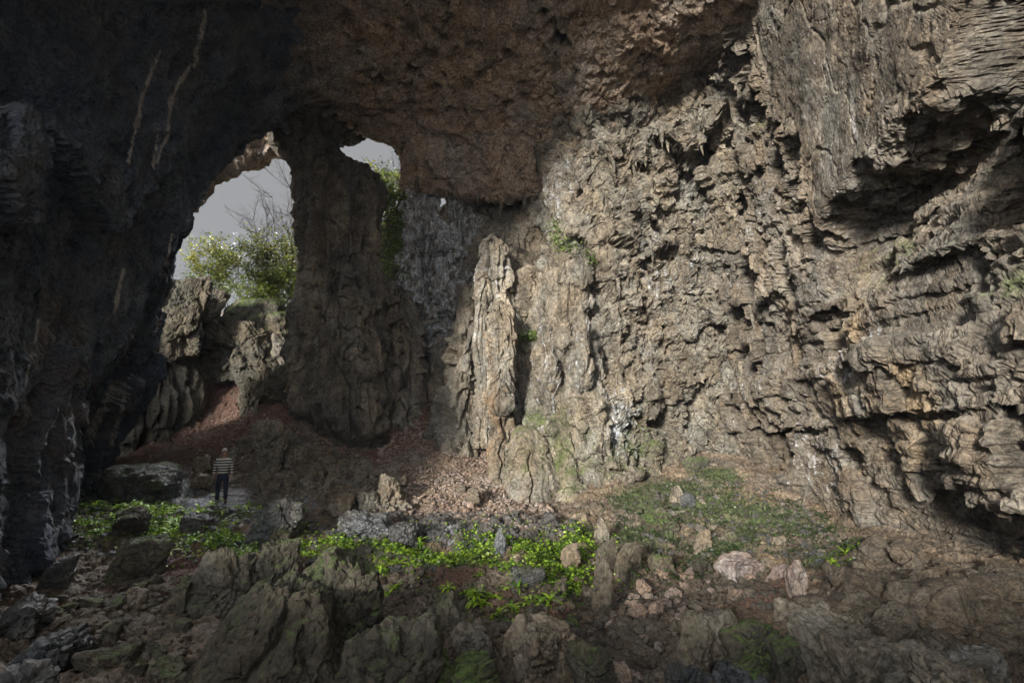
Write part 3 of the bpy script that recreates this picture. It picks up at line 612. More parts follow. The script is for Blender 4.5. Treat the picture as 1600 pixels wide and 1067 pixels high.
# ------------------------------------------------------------------ columns and flowstone pillars
def column(name, prof, m, label, cat, seed, amp=1.0, dr=.9, step=.05, moss=0, white=0, ochre=0, open_top=False, group=None, blocky=0, flu=1.0, tiers=1.0):
    """prof: (py, px left, px right, y)"""
    rows = []
    for py, l, r, y in prof:
        a, b = at(l, py, y), at(r, py, y); rows.append(((a[0] + b[0]) / 2, y, (a[2] + b[2]) / 2, max(.02, (b[0] - a[0]) / 2)))
    rows = np.array(rows); n = [max(2, int(abs(rows[i + 1, 2] - rows[i, 2]) / step)) for i in range(len(rows) - 1)]
    Rr = catmull(rows, n); Rr[:, 3] = np.maximum(Rr[:, 3], .02)
    na = max(16, int(2 * math.pi * Rr[:, 3].max() / step)); th = np.linspace(0, 2 * math.pi, na, endpoint=False)
    nrm = np.stack([np.cos(th), np.sin(th) * dr, th * 0], -1)
    V = Rr[:, None, :3] + Rr[:, 3][:, None, None] * nrm[None]; V = V.reshape(-1, 3)
    Nn = np.broadcast_to(nrm[None], (len(Rr), na, 3)).reshape(-1, 3)
    rad = np.repeat(Rr[:, 3], na)
    k = np.clip(rad / 1.0, .12, 1.3) * amp
    q = V + np.array((seed * 3.1, seed * 1.7, seed * .77))
    wq = q + .3 * fbm(q * .8, 2, seed)[:, None]; f_ = 1 / max(.45, min(1.0, rad.max() * .7))
    c1, e1, _ = facet(wq * np.array((1.0, 1.0, .14)) * f_, seed + 1, .4)
    ph = q[:, 2] / (.75 + .35 * amp) + 1.8 * fbm(q * np.array((.9, .9, .2)), 3, seed + 6); fr = ph - np.floor(ph)
    mk = sstep(-.35, .35, fbm(q * .7 * f_, 3, seed + 21)); mk2 = sstep(-.3, .4, fbm(q * np.array((.9, .9, .35)), 3, seed + 22))
    pit, pe_, ph2 = facet(wq * np.array((2.6, 2.6, 1.5)) * f_, seed + 23, 0)
    d = (c1 * .38 + sstep(0, .4, e1) * .18 + ((1 - fr)**1.4 * .30 - .12) * tiers * mk - .32 + lump(wq * np.array((1.3, 1.3, .5)) * f_, seed + 3) * .24 * (.3 + .7 * mk2) + lump(wq * np.array((3.1, 3.1, .9)) * f_, seed + 4) * .16 * mk
         + (1 - np.abs(vnoise(q * np.array((3.6, 3.6, .16)) * f_))) * .26 * flu * (1 - .6 * mk) + fbm(q * .5, 4, seed + 8) * .42 - .28 * (ph2 > .86) * sstep(.1, .35, pe_)) * k
    d += (lump(q * np.array((6, 6, 2.0)), seed + 5) * .04 * mk2 + fbm(q * 3, 5, seed + 9, .6) * .08) * min(1, k.max())
    if blocky: d = d * (1 - blocky) + blocky * disp_blocky(q, 1.6 / max(.3, min(1, rad.max())), seed) * k * 1.3
    d = np.maximum(d, -rad * .6)
    V2 = V + Nn * d[:, None]
    Fc = grid_faces(len(Rr), na, True)
    # close the ends
    nV = len(V2); ends = []; extra = []
    for e_, (r0, sg) in enumerate(((0, 1), (len(Rr) - 1, -1))):
        extra.append(V2[r0 * na:(r0 + 1) * na].mean(0)); c_ = nV + e_
        j = np.arange(na); ends.append(np.stack([r0 * na + j, r0 * na + (j + 1) % na, np.full(na, c_), np.full(na, c_)], -1))
    V2 = np.vstack([V2, extra])
    me = mesh_np(name, V2, Fc, False, {'moss': np.full(len(V2), moss), 'white': np.full(len(V2), white), 'ochre': np.full(len(V2), ochre)})
    bm = bmesh.new(); bm.from_mesh(me); bm.verts.ensure_lookup_table()
    for e_, r0 in enumerate((0, len(Rr) - 1)):
        for j in range(na):
            try: bm.faces.new((bm.verts[r0 * na + j], bm.verts[r0 * na + (j + 1) % na], bm.verts[nV + e_]))
            except ValueError: pass
    bmesh.ops.recalc_face_normals(bm, faces=bm.faces); bm.to_mesh(me); bm.free()
    o = obj(name, me, m); return tag(o, label, cat, group)
column('rock_pillar', [(150,370,620,28.2),(192,398,565,27.6),(222,424,528,27.0),(243,446,536,26.8),(258,462,560,26.6),(285,472,588,26.4),(320,474,590,26.2),(360,470,586,26.1),(410,470,590,26),(470,464,596,25.9),(530,458,602,25.7),(590,457,604,25.5),(640,462,600,25.3),(672,495,592,25.2),(700,525,580,25.1),(740,535,575,25)],
       M['pillar'], 'massive dark flowstone pillar joining floor and ceiling between the two openings', 'rock pillar', 300, amp=.8, dr=.8, moss=.10, ochre=.22, flu=1.6, tiers=.7, step=.045)
column('dripstone_column', [(366,764,773,25.2),(378,754,786,25.1),(395,750,792,25),(430,748,799,25),(470,750,802,24.9),(520,754,808,24.8),(600,758,814,24.5),(680,773,817,24)], M['back'],
       'tall white topped dripstone column against the back wall', 'stalagmite', 310, amp=.9, white=.28, step=.04, flu=2)
column('dripstone_column', [(425,746,759,24.4),(450,744,765,24.4),(500,742,764,24.3),(550,739,762,24.2),(600,742,764,24.1),(660,740,770,24.6),(700,735,775,24.5)], M['back'],
       'slim stacked grey dripstone column left of the knobbly brown one', 'stalagmite', 320, amp=.8, white=.2, step=.035, tiers=1.5)
column('dripstone_column', [(470,776,788,22.9),(482,764,799,22.9),(520,760,804,22.8),(560,763,802,22.7),(600,761,799,22.6),(640,764,797,22.5),(665,763,803,23.1),(700,764,800,23),(740,770,800,22.8),(790,772,800,22.4)], M['back'],
       'knobbly brown dripstone column standing in front of the back wall', 'stalagmite', 330, amp=.9, ochre=.35, white=.1, step=.035, tiers=1.6)
column('flowstone_dome', [(664,806,838,23.2),(680,794,852,23),(710,788,862,22.8),(750,786,872,22.6),(790,786,878,22.4),(830,786,880,22.2)], M['back'],
       'smooth mossy green flowstone dome at the foot of the back wall', 'flowstone', 340, amp=.35, moss=.28, step=.05, flu=.5)
column('dripstone_column', [(503,845,858,22.8),(512,838,864,22.8),(530,836,862,22.8),(548,830,868,22.7),(575,833,872,22.6),(640,838,872,23.4),(680,840,870,23)], M['back'], 'short beige stalagmite stump on a ledge of the back wall', 'stalagmite', 350, amp=.8, white=.3, step=.035)
column('dripstone_column', [(488,906,912,22),(500,900,920,22),(540,896,922,21.9),(590,891,924,21.9),(650,888,915,22.8),(700,885,905,22.5)], M['back'], 'narrow upright dripstone finger right of the beige stump', 'stalagmite', 360, amp=.8, white=.3, ochre=.25, step=.035)
column('flowstone_curtain', [(285,652,664,29.4),(300,645,672,29.2),(330,640,676,29),(360,648,684,28.9),(400,640,694,28.7),(425,636,700,28.6),(480,640,690,28.6),(560,650,685,30.2)], M['back'], 'white fluted flowstone curtain under the right opening', 'flowstone', 370, amp=1, white=.5, flu=5, step=.045)
column('flowstone_curtain', [(285,712,722,28.9),(305,706,728,28.8),(340,708,738,28.7),(380,710,738,28.5),(425,706,742,28.3),(470,700,746,28),(560,705,740,29.5)], M['back'], 'grey ribbed flowstone curtain hanging below the ceiling rim', 'flowstone', 380, amp=.9, white=.45, flu=5, step=.045)
column('flowstone_mound', [(430,735,755,27.2),(450,722,760,27.2),(480,715,762,27),(540,700,765,26.6),(600,690,765,26.2),(660,690,770,25.8),(710,690,775,25.2)], M['back'], 'lumpy grey flowstone mound beside the slim dripstone column', 'flowstone', 390, amp=1.2, white=.1, moss=.15)
column('flowstone_mound', [(440,600,625,28.2),(470,596,650,28),(530,592,660,27.8),(600,590,665,27.4),(670,590,665,27)], M['back'], 'rounded brown flowstone mound right of the massive pillar', 'flowstone', 395, amp=1.2, moss=.1, ochre=.1)
column('flowstone_mound', [(440,235,292,25.4),(480,215,300,25.3),(510,190,303,25.2),(570,160,300,25),(630,150,305,24.9),(680,145,300,24.8),(740,145,290,24.7)], M['mossy'], 'grey flowstone buttress at the rear end of the left wall', 'flowstone', 400, amp=1.0, white=.05)

# ------------------------------------------------------------------ boulders
_ico = {}
def ico(sub):
    if sub not in _ico:
        bm = bmesh.new(); bmesh.ops.create_icosphere(bm, subdivisions=sub, radius=1); bm.verts.ensure_lookup_table()
        V = np.array([v.co[:] for v in bm.verts]); Fc = np.array([[v.index for v in f.verts] for f in bm.faces]); bm.free(); _ico[sub] = (V, Fc)
    return _ico[sub]
def rock_verts(seed, size, sub=5, nplanes=11, rough=1.0, rotz=None, round_=.06, tiltmax=.5):
    if nplanes <= 1: tiltmax = .12
    """broken block: a cut polyhedron of the given size, with facets, chips and grain"""
    rg = np.random.default_rng(seed); D, Fc = ico(sub); D = D / np.linalg.norm(D, axis=1, keepdims=True)
    n = rg.normal(size=(nplanes, 3)); n /= np.linalg.norm(n, axis=1, keepdims=True)
    base = np.array([(1,0,0),(-1,0,0),(0,1,0),(0,-1,0),(0,0,1),(0,0,-1)], float) + rg.normal(size=(6, 3)) * tiltmax * .4
    base /= np.linalg.norm(base, axis=1, keepdims=True); n = np.vstack([base, n]); h = np.r_[rg.uniform(.62, .85, 6), rg.uniform(.68, 1.0, nplanes)]
    dn = D @ n.T; r = np.where(dn > .05, h / np.maximum(dn, .05), 9)
    k = 1 / max(round_, .01); rr = -np.log(np.exp(-np.minimum(r, 3) * k).sum(1)) / k
    V = D * rr[:, None]; c, s_ = math.cos(rotz or 0), math.sin(rotz or 0)
    lo, hi = V.min(0), V.max(0); V = (V - (lo + hi) / 2) / (hi - lo) * np.array(size)
    s_min = min(size); q = V + seed * 3.7
    f1, e1, _ = facet(q * (1.5 / s_min) + .2 * fbm(q * (2 / s_min), 2, seed)[:, None], seed + 1, 1.0); f2, e2, _ = facet(q * (4.5 / s_min), seed + 2, 1.0)
    d = (f1 * .07 * sstep(0, .22, e1) + f2 * .026 * sstep(0, .2, e2) - .03 * (1 - sstep(0, .08, e1)) + fbm(q * (1.2 / s_min), 4, seed + 3) * .05 + fbm(q * (9 / s_min), 3, seed + 4) * .012) * s_min * rough
    if sub >= 5 and s_min > .4:
        g1, ge, _ = facet(q * 2.6 + .3 * fbm(q * 2, 2, seed + 5)[:, None], seed + 6, 1.1); g2, ge2, _ = facet(q * 7, seed + 7, 1.0)
        d = d + (g1 * .045 - .045 * (1 - sstep(0, .07, ge)) + g2 * .018 + fbm(q * 4, 5, seed + 8, .65) * .028) * min(1, s_min)
    V = V + D * d[:, None]
    if rotz: V = np.c_[V[:, 0] * c - V[:, 1] * s_, V[:, 0] * s_ + V[:, 1] * c, V[:, 2]]
    return V, Fc
cnt = [1000]
def R(name, l, r, top, base, m, label, y=None, dr=.9, sub=5, rough=1.0, moss=0, white=0, ochre=0, wet=0, sink=.25, shear=0, round_=.022, nplanes=11, group=None, cat='boulder', rotz=.3, tiltx=0, taper=0):
    cnt[0] += 13; pc = (l + r) / 2
    if y is None:
        q = ghit(pc, base); y = q[1] * (1 + .30 * dr * (r - l) / F)
    a, b = at(l, base, y), at(r, base, y); wx = b[0] - a[0]; zt = at(pc, top, y)[2]; zb = min(at(pc, base, y)[2], zt - .1)
    hh = (zt - zb) * (1 + sink)
    V, Fc = rock_verts(cnt[0], (wx * .94, wx * dr, hh), sub, nplanes, rough, None, round_)
    c, s_ = math.cos(rotz), math.sin(rotz)
    V = np.c_[V[:, 0] * c - V[:, 1] * s_, V[:, 0] * s_ + V[:, 1] * c, V[:, 2]]
    if taper: V[:, :2] *= (1 - taper * ((V[:, 2] / hh) + .5))[:, None] * 1.15
    V[:, 0] += shear * V[:, 2]
    lo, hi = V.min(0), V.max(0); V[:, 0] = (V[:, 0] - (lo[0] + hi[0]) / 2) / (hi[0] - lo[0]) * wx; V[:, 2] = (V[:, 2] - lo[2]) / (hi[2] - lo[2]) * hh
    if tiltx: c, s_ = math.cos(tiltx), math.sin(tiltx); V = np.c_[V[:, 0] * c + V[:, 2] * s_, V[:, 1], -V[:, 0] * s_ + V[:, 2] * c]
    n = len(V); me = mesh_np(name, V, Fc, False, {'moss': np.full(n, moss), 'white': np.full(n, white), 'ochre': np.full(n, ochre), 'wet': np.full(n, wet)})
    o = obj(name, me, m); o.location = ((a[0] + b[0]) / 2, y, zt - hh); return tag(o, label, cat, group)
mo, pa, we, pk = M['mossy'], M['pale'], M['wetrock'], M['pink']
B_ = 'boulder'
# near ones
R(B_, 430, 612, 850, 1060, mo, 'tall dark mossy boulder peak rising in the left centre foreground', moss=.12, sub=6, taper=.28, round_=.035, rough=1.0)
R(B_, 262, 610, 896, 1125, mo, 'huge brown sloping boulder in the foreground below the dark peak', sub=6, ochre=.12, shear=.15, taper=.45, round_=.06, rough=1.2, nplanes=9)
R(B_, 500, 715, 945, 1120, mo, 'rounded brown boulder filling the foreground right of the huge sloping one', sub=6, round_=.04, taper=.3, rough=1.2)
R(B_, 296, 432, 848, 950, mo, 'dark triangular mossy boulder behind the huge foreground rock', sub=6, taper=.45, nplanes=6)
R(B_, 388, 470, 842, 930, mo, 'small brown boulder wedged between the triangular one and the peak', moss=.1)
R(B_, 172, 232, 792, 845, mo, 'upright wedge shaped boulder among ferns on the left', taper=.2, ochre=.1, shear=.2)
R(B_, 255, 300, 900, 960, mo, 'squarish greenish block at the left of the triangular boulder', moss=.15, shear=.3)
R(B_, 172, 262, 838, 905, mo, 'wide mossy rock step on the left slope', moss=.1, round_=.04)
R(B_, 62, 110, 868, 925, we, 'dark angular block near the foot of the left wall', shear=.4)
R(B_, 195, 232, 915, 950, pa, 'small cubic brown block on the red earth at left')
R(B_, 148, 276, 723, 775, we, 'wide wet dome of rock with green moss at the foot of the left wall', moss=.35, wet=.6, dr=.6, round_=.12, white=.1)
R(B_, 108, 145, 757, 780, we, 'low black wet rock left of the wet dome', wet=.8)
R(B_, 250, 284, 752, 776, we, 'small black wet rock at the right end of the wet dome', wet=.8)
R(B_, 395, 478, 774, 845, we, 'wet grey mossy rock rising right of the standing person', moss=.3, wet=.6, taper=.4, shear=.3, white=.25)
R(B_, 382, 462, 808, 848, mo, 'flat topped grey rock in front of the wet mossy one', moss=.1, white=.1)
R(B_, 530, 622, 798, 838, we, 'wet shining slab below the scree slope', wet=.9, white=.3, taper=.3)
R(B_, 600, 655, 812, 848, we, 'dark wet lump right of the shining slab', wet=.6)
R(B_, 270, 330, 797, 838, we, 'low dark rock between ferns left of the person', wet=.5, moss=.2)
R(B_, 624, 712, 1002, 1110, mo, 'dark green mossy boulder with a pointed top at the bottom edge', moss=.4, sub=6, taper=.4)
R(B_, 700, 792, 1022, 1110, mo, 'lower mossy boulder right of the pointed green one', moss=.35, sub=6, taper=.2)
R(B_, 772, 905, 966, 1075, pa, 'large pale brown boulder with flat broken top in the foreground', sub=6, taper=.15, moss=-.05, ochre=.15, nplanes=7)
R(B_, 880, 965, 1000, 1085, mo, 'brown boulder leaning against the pale flat topped one', sub=6, shear=-.3)
R(B_, 676, 752, 925, 985, mo, 'sloping brown slab on the red earth in the centre', shear=-.5, taper=.3)
R(B_, 700, 780, 975, 1035, pa, 'grey tilted boulder behind the large pale brown one', shear=-.5)
R(B_, 870, 920, 960, 1000, mo, 'small mossy sloping rock above the pale flat topped boulder', shear=-.6, moss=.2)
R('standing_slab', 922, 958, 862, 962, mo, 'tallest upright slab of rock in the centre of the floor', dr=.5, taper=.25, shear=.05, rough=.7, ochre=.2, cat='standing rock')
R('standing_slab', 928, 952, 806, 850, pa, 'pointed rock spire behind the tallest slab', taper=.5, cat='standing rock')
R('standing_slab', 955, 1004, 843, 902, mo, 'broad upright slab right of the tallest one', dr=.5, taper=.2, shear=.2, ochre=.1, cat='standing rock')
R('standing_slab', 930, 972, 838, 890, mo, 'leaning greenish slab between spire and broad slab', dr=.5, shear=-.3, moss=.2, cat='standing rock')
R(B_, 976, 1002, 888, 922, mo, 'little greenish pointed rock at the foot of the broad upright slab', moss=.25, taper=.3)
R(B_, 1014, 1054, 863, 905, mo, 'dark green square block right of the upright slabs', moss=.15)
R('standing_slab', 876, 908, 848, 892, pa, 'stubby broken rock stump among green leaves', taper=.15, cat='standing rock')
R('standing_slab', 864, 884, 903, 938, mo, 'small grey stump rock below the stubby one', taper=.2, moss=.1, cat='standing rock')
R('standing_slab', 764, 794, 822, 872, we, 'black stalagmite stump at the foot of the scree', taper=.55, wet=.5, cat='standing rock')
R(B_, 790, 862, 880, 925, we, 'dark mossy hump in the leafy centre of the floor', moss=.3)
R(B_, 1082, 1112, 826, 860, pa, 'pale leaning split stone on the right slope', taper=.4, shear=.4)
R(B_, 1046, 1068, 757, 786, pa, 'small grey pointed rock on the green slope by the back wall', taper=.2)
R(B_, 1062, 1090, 770, 792, we, 'dark squat block right of the grey pointed rock')
R(B_, 1002, 1060, 800, 836, mo, 'mossy hummock of rock on the right slope', moss=.3, round_=.04)
R(B_, 1124, 1200, 866, 908, pk, 'pinkish ledge rock with a flat top on the right slope', taper=.1, ochre=.15)
R(B_, 1182, 1224, 866, 902, pa, 'ochre faced block at the end of the pinkish ledge rock', ochre=.5)
R(B_, 1192, 1238, 880, 925, pk, 'grey slanting slab leaning left of the pink and white block', shear=.5)
R(B_, 1222, 1266, 872, 938, pk, 'pink and white streaked block standing on the right', dr=.8, taper=.02, rough=.6, white=.25)
R(B_, 1075, 1115, 872, 898, mo, 'brown low rock left of the pinkish ledge rock')
R(B_, 1034, 1118, 962, 1070, pa, 'leftmost of the big angular boulders lower right with a flat mossy face', sub=6, moss=.28, shear=.35, nplanes=5, rough=.7)
R(B_, 1080, 1162, 944, 1036, pa, 'grey and white sharp boulder at the top of the lower right pile', sub=6, shear=-.3, white=.15, nplanes=6, rough=.8, moss=-.1)
R(B_, 1126, 1226, 964, 1062, mo, 'angular boulder with a green mossy face in the middle of the lower right pile', sub=6, moss=.3, shear=.2, nplanes=6, rough=.8)
R(B_, 1204, 1262, 998, 1070, mo, 'rounded grey green boulder beside the right foreground ledge', sub=6, moss=.12, nplanes=8)
R(B_, 1214, 1266, 934, 992, pa, 'lichen spotted boulder above the rounded grey green one', sub=6, moss=.1, taper=.2)
R(B_, 1040, 1120, 1030, 1080, we, 'dark rough boulder at the bottom edge right of centre', sub=6, rough=1.5)
R(B_, 1100, 1200, 1040, 1090, we, 'dark jagged boulder at the bottom edge before the mossy faced one', sub=6, rough=1.5)
R(B_, 1170, 1215, 970, 995, pa, 'small tilted block behind the lower right pile', shear=.4)
R('rock_ledge', 1258, 1400, 966, 1110, pa, 'big grey ledge block with crumbling edges at the lower right', sub=6, dr=1.1, nplanes=1, round_=.03, rotz=.1, moss=0, rough=1.2, white=.12, cat='rock ledge')
R('rock_ledge', 1382, 1560, 1000, 1120, pa, 'smooth pale ledge block at the bottom right corner', sub=6, dr=1.0, nplanes=1, round_=.03, rotz=.55, rough=.7, white=.3, cat='rock ledge')
R(B_, 0, 70, 930, 1000, we, 'black broken boulder at the left edge of the picture', sub=5, rough=1.8)
R(B_, 20, 130, 985, 1060, we, 'wide dark broken boulder at the bottom left', sub=6, rough=1.8)
R(B_, 0, 80, 1030, 1110, we, 'dark boulder in the bottom left corner', sub=5, rough=1.8)
R(B_, 130, 215, 1005, 1060, mo, 'brown angular boulder at the bottom left with a pale edge', rough=1.3)
R(B_, 225, 300, 1030, 1090, mo, 'olive boulder at the bottom edge beside the huge sloping one', rough=1.3)
R(B_, 40, 100, 800, 860, mo, 'lumpy brown boulder touching the foot of the left wall', rough=1.4)
# rear slope
R('standing_rock', 397, 448, 654, 748, pa, 'big upright yellowish rock on the slope above the person', dr=.8, rough=1.3, ochre=.12, moss=.05, cat='standing rock', sub=6, taper=-.1)
R(B_, 362, 402, 676, 706, pa, 'flat rock leaning on the left of the big upright one', shear=.5, ochre=.1)
R(B_, 444, 478, 695, 742, pa, 'rounded rock touching the right side of the upright one', ochre=.1)
R(B_, 446, 486, 676, 704, pa, 'rock lying on top of the rounded one', shear=-.4)
R(B_, 302, 334, 710, 742, pa, 'craggy rock behind the left shoulder of the person', rough=1.5)
R(B_, 300, 336, 738, 762, pa, 'yellowish slab leaning left beside the person', shear=.4, ochre=.15)
R(B_, 352, 368, 703, 728, pa, 'small pale rock just right of the head of the person')
R(B_, 468, 492, 648, 682, pa, 'knobbly brown rock at the foot of the massive pillar', shear=-.5)
R(B_, 466, 512, 722, 748, pa, 'flat beige rock in the rock pile')
R(B_, 462, 496, 742, 772, pa, 'oval beige rock in front of the flat one', shear=-.5)
R(B_, 512, 548, 722, 756, pa, 'craggy rock in the upper part of the rock pile', rough=1.5)
R(B_, 590, 628, 738, 790, pa, 'jagged pale rock at the right end of the rock pile', rough=1.5, ochre=.1)
R(B_, 505, 552, 768, 800, pa, 'grey beige boulder at the foot of the rock pile')
R(B_, 548, 600, 765, 796, pa, 'rough boulder between the grey beige and the jagged one')
R(B_, 655, 694, 672, 688, pa, 'long yellow stone lying high on the scree', ochre=.3, round_=.12)
R(B_, 730, 750, 762, 784, pa, 'biggest pale stone on the lower scree')
R(B_, 714, 728, 757, 770, pa, 'pale stone left of the biggest one on the lower scree')
R(B_, 846, 874, 800, 824, we, 'grey angular rock at the foot of the back wall')
R(B_, 1068, 1108, 712, 738, mo, 'mossy rounded rock at the mouth of the small hollow', moss=.2, round_=.12)
# blocks below the left opening
R('leaning_block', 286, 446, 496, 618, M['mossy'], moss=-.25, label= 'huge tilted block wedged under the left opening', y=26.2, dr=.45, shear=-.12, nplanes=9, rough=1.6, sub=6, sink=.02, cat='rock block', taper=.12, rotz=.1)
R(B_, 366, 420, 580, 645, M['mossy'], 'rock propping up the huge tilted block', y=25.6, sink=.3, rough=1.5)
R(B_, 408, 446, 566, 626, M['mossy'], 'narrow rock next to the prop under the tilted block', y=26.0, rough=1.5)
R(B_, 398, 470, 520, 590, M['back'], 'dark rock between the tilted block and the pillar', y=27)
R(B_, 430, 475, 560, 640, M['mossy'], 'shadowed rock at the left foot of the pillar', y=26.6)
R(B_, 336, 468, 466, 575, mo, 'mossy rounded outcrop under the bushes', y=28, moss=.3, round_=.12, dr=.6)
R(B_, 296, 352, 450, 506, M['back'], 'grey rock with dry grass on the left side of the opening', y=27.6, shear=.5, white=.2)
R(B_, 255, 326, 428, 535, M['mossy'], 'dark crag at the edge of the left wall beside the sky', y=24.2, shear=.1, taper=.35, sink=.3, dr=.9, sub=6, rough=1.8)
R(B_, 560, 612, 655, 700, mo, 'greenish rock at the right foot of the pillar', y=25.4, moss=.15)

# ------------------------------------------------------------------ loose stones
def small_rock(name, seed, sub=2, flat=.7):
    V, Fc = rock_verts(seed, (1, .8, flat), sub, 6, .9, None, .02 if sub > 2 else .05); return V, Fc
def inpoly(x, y, poly):
    c = np.zeros(len(x), bool); n = len(poly)
    for i in range(n):
        (x1, y1), (x2, y2) = poly[i], poly[(i + 1) % n]
        m_ = ((y1 > y) != (y2 > y)) & (x < (x2 - x1) * (y - y1) / (y2 - y1 + 1e-9) + x1); c ^= m_
    return c
def sample(poly, n):
    p = np.array(poly); lo, hi = p.min(0), p.max(0); X = rng.uniform(lo[0], hi[0], n * 3); Y = rng.uniform(lo[1], hi[1], n * 3)
    k = inpoly(X, Y, poly); X, Y = X[k][:n], Y[k][:n]; x, y, ok = ghits(X, Y); return x[ok], y[ok]
variants = [small_rock('stone', 500 + i, 4, .55 + .08 * (i % 5)) for i in range(10)]
fine_v = [small_rock('stone', 600 + i, 1, .6) for i in range(8)]
def rubble(name, x, y, smin, smax, m, power=2.2, src=fine_v):
    n = len(x); s_ = smin + (smax - smin) * rng.random(n) ** power; P_ = np.c_[x, y, gzf(x, y)]; P_[:, 2] += gdisp(P_) + s_ * .12
    Vs, Fs, off = [], [], 0
    th = rng.uniform(0, 6.28, n); tx = rng.normal(0, .35, n)
    for i in range(n):
        V, Fc = src[i % len(src)]; c, s2 = math.cos(th[i]), math.sin(th[i]); ct, st = math.cos(tx[i]), math.sin(tx[i])
        A = np.array([[c, -s2, 0], [s2, c, 0], [0, 0, 1]]) @ np.array([[ct, 0, st], [0, 1, 0], [-st, 0, ct]])
        Vs.append(V * s_[i] @ A.T + P_[i]); Fs.append(Fc + off); off += len(V)
    me = mesh_np(name, np.vstack(Vs), np.vstack(Fs), False); o = obj(name, me, m); o['kind'] = 'stuff'; return o
REG = {}
def reg(o, plural, place): REG.setdefault((plural, place), []).append(o)
def loose(n, poly, smin, smax, m, label, group, power=1.5, name='loose_stone', plural='stones', place='the floor'):
    x, y = sample(poly, n); x, y = x[:n], y[:n]; n = len(x); s_ = smin + (smax - smin) * rng.random(n) ** power
    P_ = np.c_[x, y, gzf(x, y)]; P_[:, 2] += gdisp(P_) + s_ * .18
    mes = []
    for i, (V, Fc) in enumerate(variants):
        me = mesh_np(name, V, Fc, False); me.materials.append(m); mes.append(me)
    for i in range(n):
        o = bpy.data.objects.new(name, mes[i % len(mes)]); C.objects.link(o); o.location = P_[i]; o.scale = (s_[i],) * 3
        o.rotation_euler = (rng.normal(0, .35), rng.normal(0, .35), rng.uniform(0, 6.28)); tag(o, label, 'stone', group); reg(o, plural, place)
SCREE = [(590,660),(640,652),(700,668),(760,700),(800,745),(850,790),(900,822),(800,835),(700,815),(640,800),(630,760),(590,720)]
PILE = [(440,680),(480,690),(520,700),(580,715),(630,760),(640,800),(560,800),(480,790),(400,770),(380,745),(440,735)]
LEFTS = [(230,690),(320,640),(400,650),(480,660),(560,700),(500,715),(400,700),(380,750),(300,760),(230,720)]
DARKS = [(600,800),(760,805),(900,815),(900,845),(760,850),(640,835)]
RIGHT = [(960,930),(1040,900),(1220,905),(1230,950),(1130,955),(1040,1000),(1000,1067),(900,1067),(930,1000),(900,950)]
LOWL = [(150,900),(290,900),(300,960),(280,1060),(60,1060),(60,960)]
CORN = [(1290,880),(1400,870),(1600,900),(1600,1060),(1450,1020),(1290,965)]
GRN = [(950,800),(1090,740),(1280,800),(1330,880),(1220,880),(1000,860)]
SC, SD = M['scree'], M['screedark']
loose(55, SCREE, .14, .32, SC, 'pinkish grey angular stone lying on the scree slope', 'loose stones on the scree slope', 2.0, plural='pinkish grey stones', place='the scree slope')
loose(75, PILE, .18, .62, pa, 'yellowish grey block in the rock pile right of the person', 'blocks of the rock pile behind the person', 1.6, 'pile_block', plural='yellowish blocks', place='the rock pile')
loose(25, DARKS, .18, .5, SD, 'dark grey stone at the foot of the scree', 'dark stones at the foot of the scree', plural='dark stones', place='the scree foot')
loose(50, RIGHT, .12, .4, SC, 'brown angular stone on the stony patch lower right of centre', 'stones on the lower right stony patch', 1.8, plural='brown stones', place='the lower right patch')
loose(35, LOWL, .14, .42, mo, 'brown flat stone on the earth slope at lower left', 'stones on the lower left earth slope', 1.6, plural='brown flat stones', place='the lower left slope')
loose(60, CORN, .2, .85, M['brownstone'], 'dark angular block in the shaded rubble under the right wall', 'rubble blocks under the right wall', 1.4, plural='dark blocks', place='the shaded right rubble')
loose(20, GRN, .15, .45, pa, 'grey stone half hidden in the plants of the right slope', 'stones on the green right slope', plural='grey stones', place='the green right slope')
for poly, n_, a_, b_, m_, nm in ((SCREE, 5200, .05, .17, SC, 'scree_gravel'), (PILE, 1600, .07, .3, pa, 'rock_pile_rubble'), (LEFTS, 1500, .04, .16, SC, 'slope_gravel'), (DARKS, 1300, .08, .28, SD, 'dark_rubble'),
                         (RIGHT, 3000, .04, .24, M['brownstone'], 'stony_patch_rubble'), (LOWL, 2200, .05, .26, M['brownstone'], 'earth_slope_rubble'), (CORN, 2200, .06, .3, M['brownstone'], 'shaded_rubble'), (GRN, 700, .05, .25, SD, 'green_slope_rubble'), ([(560,900),(900,930),(1000,1000),(1040,1067),(560,1067)], 2600, .04, .24, M['brownstone'], 'foreground_rubble'), ([(880,850),(1010,900),(980,960),(880,960)], 700, .04, .2, M['brownstone'], 'centre_rubble'),
                         ([(60,760),(330,790),(560,820),(700,900),(560,900),(300,880),(60,860)], 1300, .05, .25, SD, 'floor_rubble')):
    x, y = sample(poly, n_); rubble(nm, x, y, a_, b_, m_)

